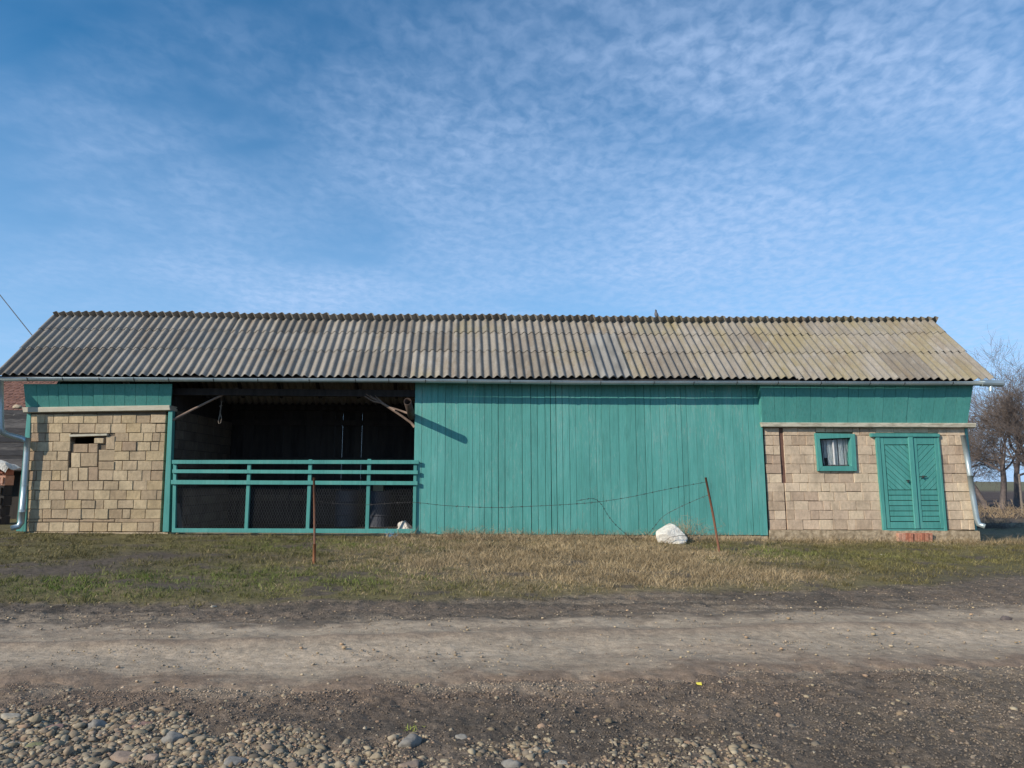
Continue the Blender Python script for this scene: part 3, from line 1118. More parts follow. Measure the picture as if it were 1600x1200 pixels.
mb.build('shoe', M['zinc'], dp, smooth=True)

# ---- window
zr = lambda x, y: (1260 + x / 6.667, 660 + y / 6.667)
wn = empty('window', at(1306, 738, D), barn)
o_ = [zr(90, 112), zr(508, 120), zr(530, 508), zr(125, 508)]
i_ = [zr(140, 172), zr(462, 160), zr(470, 455), zr(172, 456)]
for k in range(4):
    j = (k + 1) % 4
    pslab('casing', [o_[k], o_[j], i_[j], i_[k]], D - .05 - .002 * k, .2, M['teal_trim'], wn, .005)
i2 = [(i_[0][0] + 1.6, i_[0][1] + 1.6), (i_[1][0] - 1.6, i_[1][1] + 1.6), (i_[2][0] - 1.6, i_[2][1] - 1.6), (i_[3][0] + 1.6, i_[3][1] - 1.6)]
for k in range(4):
    j = (k + 1) % 4
    pslab('sash', [i_[k], i_[j], i2[j], i2[k]], D + .035 + .002 * k, .04, M['grey_wood'], wn, .003)
pslab('glazing_bar', [zr(272, 184), zr(284, 184), zr(303, 440), zr(290, 440)], D + .037, .03, M['curtain'], wn, .003)
xm = (i2[0][0] + i2[1][0]) / 2 - 4
pslab('pane', [i2[0], (xm, i2[0][1]), (xm + 3, i2[3][1]), i2[3]], D + .055, .004, M['glass'], wn, .0005)
pslab('pane', [(xm + 1, i2[1][1]), i2[1], i2[2], (xm + 4, i2[2][1])], D + .055, .004, M['glass'], wn, .0005)
for (xa, xb, yb) in ((150, 166, 460), (172, 198, 370), (205, 262, 460), (276, 312, 460), (322, 374, 460), (380, 402, 460), (406, 470, 460)):
    vs, fs = [], []
    n = 10
    for k in range(n + 1):
        x = xa + (xb - xa) * k / n
        for y in (165, yb):
            X, Y_ = zr(x + (y - 165) * .08, y)
            vs.append(at(X, Y_, D + .10 + .012 * math.sin(k * 1.9)))
        if k:
            o = 2 * k
            fs.append((o - 2, o - 1, o + 1, o))
    nv = len(vs)
    vs += [v + Vector((0, .004, 0)) for v in vs]
    fs += [tuple(i + nv for i in reversed(q)) for q in fs]
    mesh_obj('curtain_fold', vs, fs, M['curtain'], wn, smooth=True)
slab('room_board', [at(1262, 672, D + .45), at(1350, 672, D + .45), at(1350, 745, D + .45), at(1262, 745, D + .45)], .02, M['dark_wood'], barn)

# ---- double door
dr_ = empty('door', at(1430, 831, D), barn)
TL, TR, BRc, BLc = zr(765, 152), zr(1368, 150), zr(1440, 1108), zr(842, 1108)


def duv(u, v):
    a = (TL[0] + (TR[0] - TL[0]) * u, TL[1] + (TR[1] - TL[1]) * u)
    b_ = (BLc[0] + (BRc[0] - BLc[0]) * u, BLc[1] + (BRc[1] - BLc[1]) * u)
    return (a[0] + (b_[0] - a[0]) * v, a[1] + (b_[1] - a[1]) * v)


def dboard(name, poly, Y, th=.025, ch=.004, parent=dr_):
    return pslab(name, [duv(*q) for q in poly], Y, th, M['teal_trim'], parent, ch)


def drect(name, u0_, u1_, v0_, v1_, Y, th=.025, g=.004, ch=.004):
    return dboard(name, [(u0_ + g, v0_ + g * .6), (u1_ - g, v0_ + g * .6), (u1_ - g, v1_ - g * .6), (u0_ + g, v1_ - g * .6)], Y, th, ch)


def clip(poly, a, b_, c):
    """keep a*u + b*v <= c"""
    out = []
    for i in range(len(poly)):
        p_, q = poly[i], poly[(i + 1) % len(poly)]
        dp_, dq = a * p_[0] + b_ * p_[1] - c, a * q[0] + b_ * q[1] - c
        if dp_ <= 0:
            out.append(p_)
        if (dp_ < 0) != (dq < 0) and dp_ != dq:
            t = dp_ / (dp_ - dq)
            out.append((p_[0] + (q[0] - p_[0]) * t, p_[1] + (q[1] - p_[1]) * t))
    return out


pslab('door_head', [zr(672, 112), zr(1392, 116), zr(1392, 150), zr(676, 150)], D - .07, .1, M['teal_trim'], dr_)
pslab('jamb', [zr(722, 150.5), zr(764, 150.5), zr(841, 1145), zr(806, 1145)], D - .05, .2, M['teal_trim'], dr_)
pslab('jamb', [zr(1369, 150.5), zr(1384, 150.5), zr(1472, 1140), zr(1441, 1140)], D - .05, .2, M['teal_trim'], dr_)
pslab('door_sill', [zr(842, 1112), zr(1440, 1112), zr(1441, 1142), zr(842, 1144)], D - .045, .2, M['teal_trim'], dr_)
pslab('backing_board', [duv(0, 0), duv(1, 0), duv(1, 1), duv(0, 1)], D + .03, .02, M['dark_wood'], dr_)
for (ua, ub, dirn) in ((0.0, .50, 1), (.565, 1.0, -1)):
    drect('stile', ua, ua + .065, 0, 1, D - .036, g=.002)
    if dirn < 0:
        drect('stile', ub - .065, ub, 0, 1, D - .036, g=.002)
        ia, ib = ua + .0, ub - .065
    else:
        ia, ib = ua + .065, ub
    drect('rail', ia, ib, 0.0, .085, D - .034, g=.003)
    drect('rail', ia, ib, .925, 1.0, D - .034, g=.003)
    v0_, v1_ = .09, .575
    asp = 1.62                                     # door height over width
    s = .105
    for k in range(-10, 14):
        lo, hi = k * s, (k + 1) * s
        poly = [(ia + .005, v0_), (ib - .005, v0_), (ib - .005, v1_), (ia + .005, v1_)]
        # diagonal boards: coordinate across = v*asp - dirn*(u - ia)
        off = dirn * ia
        poly = clip(poly, -dirn, asp, hi - off - .005)
        poly = clip(poly, dirn, -asp, -(lo - off) - .005) if poly else poly
        if len(poly) >= 3:
            us = [q[0] for q in poly]
            if max(us) - min(us) > .02:
                dboard('door_board', poly, D - .022 + random.uniform(-.004, .004), .03, .004)
    nb = 6
    for k in range(nb):
        a = .578 + (.922 - .578) * k / nb
        b2 = .578 + (.922 - .578) * (k + 1) / nb
        drect('door_board', ia, ib, a, b2, D - .022 + random.uniform(-.004, .004), g=.005)
drect('astragal', .488, .572, 0.0, 1.0, D - .062, .03, .001, .006)
mb = MB()
mb.tube([at(*zr(1040, 606), D - .06), at(*zr(1080, 606), D - .06)], .009, 6)
mb.tube([at(*zr(1060, 600), D - .045), at(*zr(1060, 628), D - .07)], .012, 6)
mb.build('handle', M['black'], dr_)
mb = MB()
mb.tube([at(*zr(1180, 565), D - .06), at(*zr(1255, 562), D - .06)], .010, 6)
mb.tube([at(*zr(1215, 556), D - .05), at(*zr(1215, 578), D - .07)], .016, 6)
mb.build('hasp', M['black'], dr_)

# ---- side, back and inner walls
for x in (BXL + .06, BXR - .22):
    mb = MB()
    z1 = 2.75
    mb.box((x, D + .2, -.4), (x + .16, YB, z1))
    mb.build('end_wall', M['block'] if x < 0 else M['block_pink'], barn)
    vs = [(x, D + .05, z1), (x, YB, z1), (x, YR, ridge_z(x) - .12), (x + .06, D + .05, z1), (x + .06, YB, z1), (x + .06, YR, ridge_z(x) - .12)]
    mesh_obj('gable', vs, [(0, 1, 2), (5, 4, 3), (0, 3, 4, 1), (1, 4, 5, 2), (2, 5, 3, 0)], M['teal_trim'], barn)
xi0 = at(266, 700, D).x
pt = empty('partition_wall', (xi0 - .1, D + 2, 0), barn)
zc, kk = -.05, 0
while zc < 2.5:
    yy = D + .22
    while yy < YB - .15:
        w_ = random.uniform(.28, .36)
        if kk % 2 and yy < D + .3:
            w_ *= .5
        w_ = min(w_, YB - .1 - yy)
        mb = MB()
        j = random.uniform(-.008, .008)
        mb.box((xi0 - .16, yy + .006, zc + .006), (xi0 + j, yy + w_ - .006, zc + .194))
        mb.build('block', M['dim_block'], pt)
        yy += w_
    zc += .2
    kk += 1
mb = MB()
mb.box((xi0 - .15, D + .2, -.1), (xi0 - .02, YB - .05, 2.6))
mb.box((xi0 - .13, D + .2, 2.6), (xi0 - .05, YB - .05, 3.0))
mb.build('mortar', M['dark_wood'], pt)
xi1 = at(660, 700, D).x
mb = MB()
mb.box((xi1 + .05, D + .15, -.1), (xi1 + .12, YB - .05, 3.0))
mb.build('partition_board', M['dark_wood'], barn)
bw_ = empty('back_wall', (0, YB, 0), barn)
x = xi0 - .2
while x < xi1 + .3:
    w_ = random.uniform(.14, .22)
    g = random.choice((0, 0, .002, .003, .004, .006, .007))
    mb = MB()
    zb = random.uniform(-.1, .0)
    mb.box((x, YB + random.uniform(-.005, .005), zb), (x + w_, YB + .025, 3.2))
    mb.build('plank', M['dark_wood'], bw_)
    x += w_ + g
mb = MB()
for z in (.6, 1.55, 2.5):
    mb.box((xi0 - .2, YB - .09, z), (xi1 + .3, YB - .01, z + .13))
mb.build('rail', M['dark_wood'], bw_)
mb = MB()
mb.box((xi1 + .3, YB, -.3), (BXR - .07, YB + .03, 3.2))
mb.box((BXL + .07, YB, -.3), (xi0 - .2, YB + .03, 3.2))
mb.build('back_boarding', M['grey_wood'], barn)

# ---- braces, pipe
mb = MB()
mb.tube([at(270.5, 656, D - .0), at(300, 640.5, D + .05), at(335, 623, D + .1), at(372, 606, D + .15)], [.028, .026, .024, .02], 8)
o = mb.build('brace_pole', M['branch'], barn, smooth=True)
br = empty('brace_branches', at(648, 664, D), barn)
zb_ = lambda x, y: (540 + x / 7.273, 600 + y / 7.273)
for pts, r_ in ((((785, 490), (745, 440), (640, 365), (540, 300), (430, 230), (330, 165), (250, 110), (160, 60)), .030),
                (((700, 330), (600, 295), (500, 262), (400, 215), (310, 195), (220, 140), (150, 110)), .022),
                (((560, 300), (440, 225), (350, 150), (300, 60)), .014), (((400, 212), (280, 150), (200, 90)), .012)):
    mb = MB()
    n = len(pts)
    mb.tube([at(*zb_(x, y), D + .04 + .05 * k / n) for k, (x, y) in enumerate(pts)], [r_ * (1 - .6 * k / n) for k in range(n)], 7)
    mb.build('branch', M['branch'], br, smooth=True)

pipe_end = at(*zb_(704, 198), D - .80)
pipe_root = at(*zb_(752, 372), D - .02)
ax = (pipe_root - pipe_end)
up_ = Vector((0, 0, 1))
a_ = ax.normalized().cross(up_).normalized()
b_2 = a_.cross(ax.normalized())
vs, fs = [], []
n = 18
for (t, r_) in ((0, .074), (1, .074), (0, .066), (.5, .066)):
    for k in range(n):
        an = 2 * math.pi * k / n
        vs.append(pipe_end + ax * t + (a_ * math.cos(an) + b_2 * math.sin(an)) * r_)
for k in range(n):
    j = (k + 1) % n
    fs += [(k, j, n + j, n + k), (2 * n + k, 3 * n + k, 3 * n + j, 2 * n + j), (k, 2 * n + k, 2 * n + j, j)]
fs += [tuple(range(n, 2 * n)), tuple(range(4 * n - 1, 3 * n - 1, -1))]
o = mesh_obj('stove_pipe', vs, fs, simple('sooty_rust', [(.045, .032, .026), (.10, .062, .044)], 14, .85), None)
tag(o, 'rusty hollow pipe jutting out beside the top left of the teal planks', 'pipe')
for p_ in o.data.polygons:
    p_.use_smooth = len(p_.vertices) == 4

# ------------------------------------------------------------------ rail fence in the open bay
fen = empty('rail_fence', at(460, 831, D - .08))
tag(fen, 'teal rail fence with wire netting across the open bay of the barn', 'fence')
for (a, c, y0, y1, y2, y3) in ((268.5, 654.5, 718.8, 719.0, 724.8, 725.0), (269, 653, 733.6, 735.2, 739.2, 741.0), (267, 652.5, 750.0, 752.0, 756.8, 758.0)):
    pslab('rail', [(a, y0), (c, y1), (c, y3), (a, y2)], D - .125, .03, M['teal_trim'], fen)
pslab('bottom_board', [(269, 825.5), (650, 826.5), (649, 833.6), (268, 832)], D - .12, .03, M['teal_trim'], fen)
for (xt, xb, yt, w_) in ((273, 271, 721, 5.0), (389.5, 384, 721, 5.4), (485, 480, 718, 5.4), (577, 573, 717.2, 5.6), (649, 647, 719, 5)):
    pslab('post', [(xt - w_ / 2, yt), (xt + w_ / 2, yt), (xb + w_ / 2, 832), (xb - w_ / 2, 832)], D - .088, .06, M['teal_trim'], fen)
# netting: hexagon wires, zigzag strands woven side by side
x0n, x1n = at(272, 790, D - .02).x, at(648, 790, D - .02).x
z0n, z1n = at(460, 831, D - .02).z, at(460, 755, D - .02).z
nv, nf = [], []
cwid, chei = .052, .058
ncol = int((x1n - x0n) / (cwid / 2))
nrow = int((z1n - z0n) / chei)
wr_ = .0016
for c in range(ncol):
    s = 1 if c % 2 else -1
    pts = []
    for r_ in range(nrow):
        zc = z0n + r_ * chei
        xo = x0n + c * cwid / 2
        dd = s * cwid / 4 * .92
        dd = dd if r_ % 2 else -dd
        wob = .01 * math.sin(xo * 3 + zc * 2)
        pts += [Vector((xo + dd, D - .02 + wob, zc)), Vector((xo + dd, D - .02 + wob, zc + chei * .4))]
    for p_, q in zip(pts[:-1], pts[1:]):
        o0 = len(nv)
        d = (q - p_).normalized()
        sd = Vector((d.z, 0, -d.x))
        for e_ in (p_, q):
            nv += [e_ + sd * wr_, e_ - sd * wr_ * .5 + Vector((0, wr_, 0)), e_ - sd * wr_ * .5 - Vector((0, wr_, 0))]
        nf += [(o0, o0 + 1, o0 + 4, o0 + 3), (o0 + 1, o0 + 2, o0 + 5, o0 + 4), (o0 + 2, o0, o0 + 3, o0 + 5)]
o = np_mesh('wire_netting', np.array([tuple(v) for v in nv]), np.array(nf), M['net'], fen, tuple(WL[fen]))
tag(o, kind='stuff')

# ------------------------------------------------------------------ things in the bay
def lathe(name, c, prof, mat, n=20, parent=None):
    vs, fs = [], []
    for (r_, z) in prof:
        for k in range(n):
            a = 2 * math.pi * k / n
            vs.append((c[0] + r_ * math.cos(a), c[1] + r_ * math.sin(a), c[2] + z))
    for i in range(len(prof) - 1):
        for k in range(n):
            j = (k + 1) % n
            fs.append((i * n + k, i * n + j, (i + 1) * n + j, (i + 1) * n + k))
    fs += [tuple(range(n - 1, -1, -1)), tuple(range((len(prof) - 1) * n, len(prof) * n))]
    return mesh_obj(name, vs, fs, mat, parent, origin=c)


for (px, Y, lab) in ((541, D + 2.9, 'dim blue drum in the middle of the open bay behind the netting'), (592, D + 2.7, 'dim blue drum with a box on top at the right of the open bay')):
    p_ = at(px, 815, Y)
    c = (p_.x, Y, float(gz(p_.x, Y)) - .03)
    o = lathe('drum', c, [(.26, 0), (.29, .02), (.28, .05), (.28, .28), (.295, .30), (.28, .32), (.28, .58), (.295, .60), (.28, .62), (.28, .84), (.29, .87), (.26, .88)], M['drum'])
    tag(o, lab, 'drum')
    if px == 592:
        mb = MB()
        mb.box((c[0] - .14, Y - .15, c[2] + .882), (c[0] + .1, Y + .1, c[2] + 1.1))
        mb.box((c[0] - .16, Y - .17, c[2] + 1.10), (c[0] + .12, Y + .12, c[2] + 1.13))
        o = mb.build('box', M['card'])
        tag(o, 'dull yellow box standing on the right drum in the open bay', 'box')
mb = MB()
a, c = at(283, 829, D + .25), at(276, 786, D + .18)
slab('x', [c + Vector((-.03, 0, 0)), c + Vector((.05, 0, 0)), a + Vector((.06, 0, -.1)), a + Vector((-.05, 0, -.1))], .03, None, mb=mb)
o = mb.build('plank', M['old_wood'])
tag(o, 'loose bare plank leaning inside the left end of the netted bay', 'plank')
mb = MB()
zq = lambda x, y: (250 + x / 3.902, 570 + y / 3.902)
mb.tube([at(*zq(x, y), D + .3) for x, y in ((375, 190), (374, 240), (366, 290), (376, 330), (370, 355), (358, 358), (356, 340), (366, 300), (372, 262), (362, 252), (380, 248))], .011, 6)
o = mb.build('rope', M['old_wood'], smooth=True)
tag(o, 'knotted pale rope hanging from the rafters at the left of the open bay', 'rope')


def lump(name, c, sx, sy, sz, mat, seed, rough=.18, sub=3, fold=0.0, rot=0, flat=.35):
    import bmesh
    bm = bmesh.new()
    bmesh.ops.create_icosphere(bm, subdivisions=sub, radius=1)
    rr = random.Random(seed)
    ph = [(rr.uniform(-1, 1), rr.uniform(-1, 1), rr.uniform(-1, 1)) for _ in range(7)]
    planes = []
    for q in range(9):
        v = Vector((rr.gauss(0, 1), rr.gauss(0, 1), rr.gauss(0, .8))).normalized()
        planes.append((v, rr.uniform(.5, .84)))
    for v in bm.verts:
        p_ = v.co.copy()
        d = 1 + rough * sum(math.sin(3.1 * p_.dot(Vector(q)) * (1 + i * .55) + i) for i, q in enumerate(ph)) / 3.5
        if fold:
            d += fold * abs(math.sin(7 * p_.x + 4 * p_.z + 2 * math.sin(5 * p_.y))) - fold * .5
        p_ = p_ * d
        for (nv_, k) in planes:
            e_ = p_.dot(nv_) - k
            if e_ > 0:
                p_ -= nv_ * e_ * .95
        if p_.z < -flat:
            p_.z = -flat + (p_.z + flat) * .1
        v.co = Vector((p_.x * sx, p_.y * sy, (p_.z + flat) * sz))
    me = bpy.data.meshes.new(name)
    bm.to_mesh(me)
    bm.free()
    me.polygons.foreach_set('use_smooth', [True] * len(me.polygons))
    me.materials.append(mat)
    if c is None:
        return me
    o = link(bpy.data.objects.new(name, me), None, c)
    o.rotation_euler.z = rot
    return o


p_ = at(630, 826, D + .35)
o = lump('sack', (p_.x + .05, D + .4, p_.z - .12), .19, .14, .19, M['white'], 5, .22, 4, .12, flat=.5)
tag(o, 'crumpled white sack behind the netting at the foot of the plank wall', 'sack')
g = ground_pt(1060, 851)
sk = empty('sack', (g.x, g.y + .2, g.z))
tag(sk, 'bulging white sack in the dry grass beside the leaning rusty post', 'sack')
o = lump('bag', (g.x - .02, g.y + .25, g.z - .09), .33, .24, .34, M['white'], 14, .22, 4, .06, flat=.5)
COL.objects.unlink(o)
COL.objects.link(o)
o.parent = sk
o.location = WL[o] - WL[sk]
mb = MB()
mb.tube([(g.x - .28, g.y + .10, g.z + .02), (g.x - .16, g.y - .005, g.z + .14), (g.x + .02, g.y - .01, g.z + .17), (g.x + .18, g.y + .08, g.z + .16), (g.x + .27, g.y + .2, g.z + .1)], .006, 5)
mb.build('tie_cord', M['old_wood'], sk)

# ------------------------------------------------------------------ fence posts and barbed wire in the grass
pl = ground_pt(491, 879)
fp = empty('fence_post', pl)
tag(fp, 'thin upright rusty steel post with an orange foot in the grass before the netting', 'fence post', 'rusty fence posts')
mb = MB()
a = at(490.5, 746, pl.y)
mid = at(491.5, 852, pl.y)
mb.tube([mid, mid.lerp(a, .5) + Vector((.004, 0, 0)), a], .018, 8)
mb.build('pole', M['rust'], fp, smooth=True)
mb = MB()
mb.tube([pl + Vector((0, 0, -.15)), mid + Vector((0, 0, .02))], .025, 8)
mb.build('foot', M['rust_bright'], fp, smooth=True)
prr = ground_pt(1125, 863)
fp = empty('fence_post', prr)
tag(fp, 'leaning rusty steel post right of the white sack', 'fence post', 'rusty fence posts')
mb = MB()
b1 = at(1102.5, 746, prr.y + .0)
mb.tube([prr + Vector((.01, 0, -.15)), prr.lerp(b1, .5) + Vector((.006, 0, 0)), b1], [.022, .022, .02], 8)
mb.build('pole', M['rust'], fp, smooth=True)


def barbed(pts_px, Y0, Y1, label, base=None):
    n = len(pts_px)
    ctrl = [at(x, y, Y0 + (Y1 - Y0) * k / (n - 1)) for k, (x, y) in enumerate(pts_px)]
    pts = []
    for k in range(n - 1):
        p0, p1, p2, p3 = ctrl[max(k - 1, 0)], ctrl[k], ctrl[k + 1], ctrl[min(k + 2, n - 1)]
        for s in range(8):
            t = s / 8
            pts.append(.5 * ((2 * p1) + (p2 - p0) * t + (2 * p0 - 5 * p1 + 4 * p2 - p3) * t * t + (3 * p1 - p0 - 3 * p2 + p3) * t ** 3))
    pts.append(ctrl[-1])
    root = empty('barbed_wire', pts[len(pts) // 2])
    tag(root, label, 'wire', 'strands of barbed wire')
    mb = MB()
    mb.tube(pts, .0036, 5)
    mb.build('strand', M['wire'], root)
    acc = 0
    mb = MB()
    for k in range(1, len(pts)):
        acc += (pts[k] - pts[k - 1]).length
        if acc > .11:
            acc = 0
            for _ in range(2):
                v = Vector((random.uniform(-1, 1), random.uniform(-1, 1), random.uniform(-1, 1))).normalized() * .02
                mb.tube([pts[k] - v, pts[k] + v], .0032, 4)
    if mb.v:
        o = mb.build('barbs', M['wire'], root)
        o['kind'] = 'stuff'


barbed([(490.5, 783), (560, 789), (640, 785), (697, 790), (768, 793), (830, 791), (889, 788), (936, 784), (982, 777), (1030, 767), (1060, 761), (1104, 753)], pl.y, prr.y,
       'long slack upper strand of barbed wire crossing in front of the teal planks')
barbed([(1108, 773), (1085, 782), (1055, 796), (1035, 808), (1020, 826), (1012, 834), (1000, 842)], prr.y, prr.y + 1.0,
       'lower strand of barbed wire sagging from the leaning post to the ground by the sack')
barbed([(900, 783), (925, 779), (938, 786), (950, 805), (962, 820), (980, 836), (992, 846)], prr.y - .3, prr.y + .9,
       'broken end of barbed wire dropping from the upper strand into the dry grass')

# ------------------------------------------------------------------ bird on the ridge
bx = at(1026.5, 497, YR).x
bz = ridge_z(bx) + .075
bd = empty('bird', (bx, YR + .03, bz))
tag(bd, 'small dark dove perched on the ridge of the barn roof', 'bird')
spine = [((.055, .02, -.03), .004), ((.048, .02, .0), .016), ((.035, .01, .05), .026), ((.012, 0, .085), .046), ((-.008, -.004, .125), .052), ((-.016, -.006, .165), .042),
         ((-.016, -.008, .195), .026), ((-.018, -.012, .215), .027), ((-.022, -.018, .232), .024), ((-.03, -.028, .244), .012), ((-.036, -.048, .236), .005), ((-.038, -.062, .230), .001)]
mb = MB()
mb.tube([Vector(p_) * .92 + Vector((bx, YR + .03, bz)) for p_, r_ in spine], [r_ * .92 for p_, r_ in spine], 12)
mb.build('body', M['bird'], bd, smooth=True)
for s in (-1, 1):
    mb = MB()
    mb.tube([(bx + s * .015, YR + .03, bz + .05), (bx + s * .015, YR + .025, bz - .03)], .005, 5)
    mb.build('leg', M['rust'], bd)

# ------------------------------------------------------------------ cable
mb = MB()
A, B = at(-260, 120, 24), at(139, 634, 18.5)
pp = []
for k in range(25):
    t = k / 24
    q = A.lerp(B, t)
    q.z -= .5 * t * (1 - t)
    pp.append(q)
mb.tube(pp, .012, 6)
o = mb.build('overhead_cable', M['black'])
tag(o, 'thin black overhead cable sloping down behind the left end of the roof', 'cable')

# ------------------------------------------------------------------ left: neighbour's house, woodshed, clay blocks
hs = empty('house', (-21, 27, -.3))
tag(hs, 'neighbouring house with a red clay tile roof glimpsed left of the barn', 'house')
hz0 = at(20, 641, 25).z
hz1 = at(20, 589, 27).z
mb = MB()
nrow, tw = 11, .2
for r_ in range(nrow):
    t0, t1 = r_ / nrow, (r_ + 1) / nrow
    y0_, y1_ = 25 + 2 * t0, 25 + 2 * t1 + .04
    za, zb2 = hz0 + (hz1 - hz0) * t0 + .04, hz0 + (hz1 - hz0) * t1 + .02
    x = -26 + (r_ % 2) * tw / 2
    while x < -14.2:
        j = random.uniform(-.012, .012)
        xa, xb = x + .008, x + tw - .008
        xm_ = (xa + xb) / 2
        mb.add([(xa, y0_ + j, za), (xm_, y0_ - .03 + j, za - .03), (xb, y0_ + j, za), (xb, y1_, zb2), (xm_, y1_, zb2 + .01), (xa, y1_, zb2),
                (xa, y0_ + j, za - .03), (xm_, y0_ - .03 + j, za - .055), (xb, y0_ + j, za - .03)],
               [(0, 1, 4, 5), (1, 2, 3, 4), (0, 6, 7, 1), (1, 7, 8, 2)])
        x += tw
o = mb.build('roof_tiles', M['tile'], hs)
o['kind'] = 'stuff'
mb = MB()
mb.add([(-26, 25.05, hz0 - .03), (-14.2, 25.05, hz0 - .03), (-14.2, 27, hz1 - .06), (-26, 27, hz1 - .06), (-26, 29, hz0 - .03), (-14.2, 29, hz0 - .03)],
       [(0, 1, 2, 3), (3, 2, 5, 4), (0, 4, 5, 1), (0, 3, 4), (1, 5, 2)])
mb.build('roof', M['tile'], hs)
mb = MB()
mb.box((-25.7, 25.4, -.4), (-14.5, 28.6, hz0 - .02))
mb.build('wall', M['plinth'], hs)
mb = MB()
mb.box((-25.9, 24.95, hz0 - .16), (-14.3, 25.07, hz0 - .035))
mb.build('fascia', M['old_wood'], hs)

sh = empty('woodshed', (-16.2, 19.5, -.1))
tag(sh, 'low dark shed with a roof of ragged grey boards left of the barn', 'shed')
for r_ in range(13):                                     # ragged overlapping boards
    t = r_ / 12
    Y = 18.2 + 2.4 * t
    y_ = 734 - (734 - 650) * t
    xa, xb = at(-260, y_, Y).x, at(44 + random.uniform(0, 6), y_, Y).x
    z = at(20, y_, Y).z
    dz = random.uniform(-.02, .02)
    zt = at(20, y_ - 8.5, Y + .2).z
    mb = MB()
    segs = 5
    for k in range(segs):
        x0_, x1_ = xa + (xb - xa) * k / segs, xa + (xb - xa) * (k + 1) / segs
        w0, w1 = random.uniform(-.03, .03), random.uniform(-.03, .03)
        mb.add([(x0_, Y - .02, z + w0), (x1_, Y - .02, z + w1), (x1_, Y + .24, zt + .02), (x0_, Y + .24, zt + .02),
                (x0_, Y, z + w0 - .03), (x1_, Y, z + w1 - .03), (x1_, Y + .24, zt - .02), (x0_, Y + .24, zt - .02)],
               [(0, 1, 2, 3), (7, 6, 5, 4), (0, 4, 5, 1), (1, 5, 6, 2), (3, 2, 6, 7), (0, 3, 7, 4)])
    mb.build('roof_board', M['grey_wood'], sh)
for (px, py, sz) in ((14, 655, .10), (23, 650, .13), (31, 653, .09), (8, 647, .11), (27, 636, .16), (12, 689, .08), (22, 692, .07)):
    q = at(px, py, 18.3 + 2.4 * (734 - py) / 84)
    me = lump('rubble', None, sz, sz * .8, sz * .6, M['stone_grey'] if sz < .15 else M['plinth'], int(px * 7 + py), .25, 2)
    link(bpy.data.objects.new('rubble', me), sh, (q.x, q.y, q.z - sz * .25))
mb = MB()
xa, xb = at(-250, 760, 18.4).x, at(42, 760, 18.4).x
mb.box((xa, 18.9, -.4), (xb, 18.97, at(20, 735, 18.9).z))
mb.build('wall', M['dark_wood'], sh)
for px in (-120, -30, 34):
    mb = MB()
    q = at(px, 740, 18.3)
    mb.tube([(q.x, 18.35, -.4), (q.x, 18.35, q.z)], .05, 8)
    mb.build('post', M['dark_wood'], sh)

st = empty('clay_block_stack', at(-12, 835, 16.6))
tag(st, 'stack of orange clay blocks under a white sheet at the left edge', 'block stack')
zt = at(0, 736, 16.6).z
zg = float(gz(-11.7, 16.6)) - .05
row = 0
z = zg
while z < at(0, 737, 16.6).z - .05:
    for k in range(4):
        x1 = at(11 - (row % 2) * 1.5, 745, 16.6).x - k * .32
        mb = MB()
        mb.box((x1 - .305, 16.55 + random.uniform(-.02, .02), z), (x1, 16.85, z + .225))
        for hx in range(3):
            mb.box((x1 - .28 + hx * .095, 16.52, z + .04), (x1 - .225 + hx * .095, 16.56, z + .185))
        mb.build('clay_block', M['red_brick'] if z > at(0, 766, 16.6).z - .12 else M['dark_wood'], st)
    z += .235
    row += 1
x1 = at(13, 730, 16.5).x
vs, fs = [], []
for i in range(13):
    for j in range(7):
        xx = x1 - 1.4 * (1 - i / 12)
        yy = 16.42 + .5 * j / 6
        dz = .16 * math.exp(-((i - 5) / 4) ** 2) + .03 * math.sin(i * 1.7 + j)
        zz_ = z + .01 + dz - (.12 if j == 0 else 0) - (.10 if i == 12 else 0)
        vs.append((xx, yy, zz_))
for i in range(12):
    for j in range(6):
        a = i * 7 + j
        fs.append((a, a + 7, a + 8, a + 1))
nv_ = len(vs)
vs += [(a, b_, c - .008) for a, b_, c in vs]
fs += [tuple(q + nv_ for q in reversed(f)) for f in fs]
mesh_obj('cover_sheet', vs, fs, M['white'], st, smooth=True)

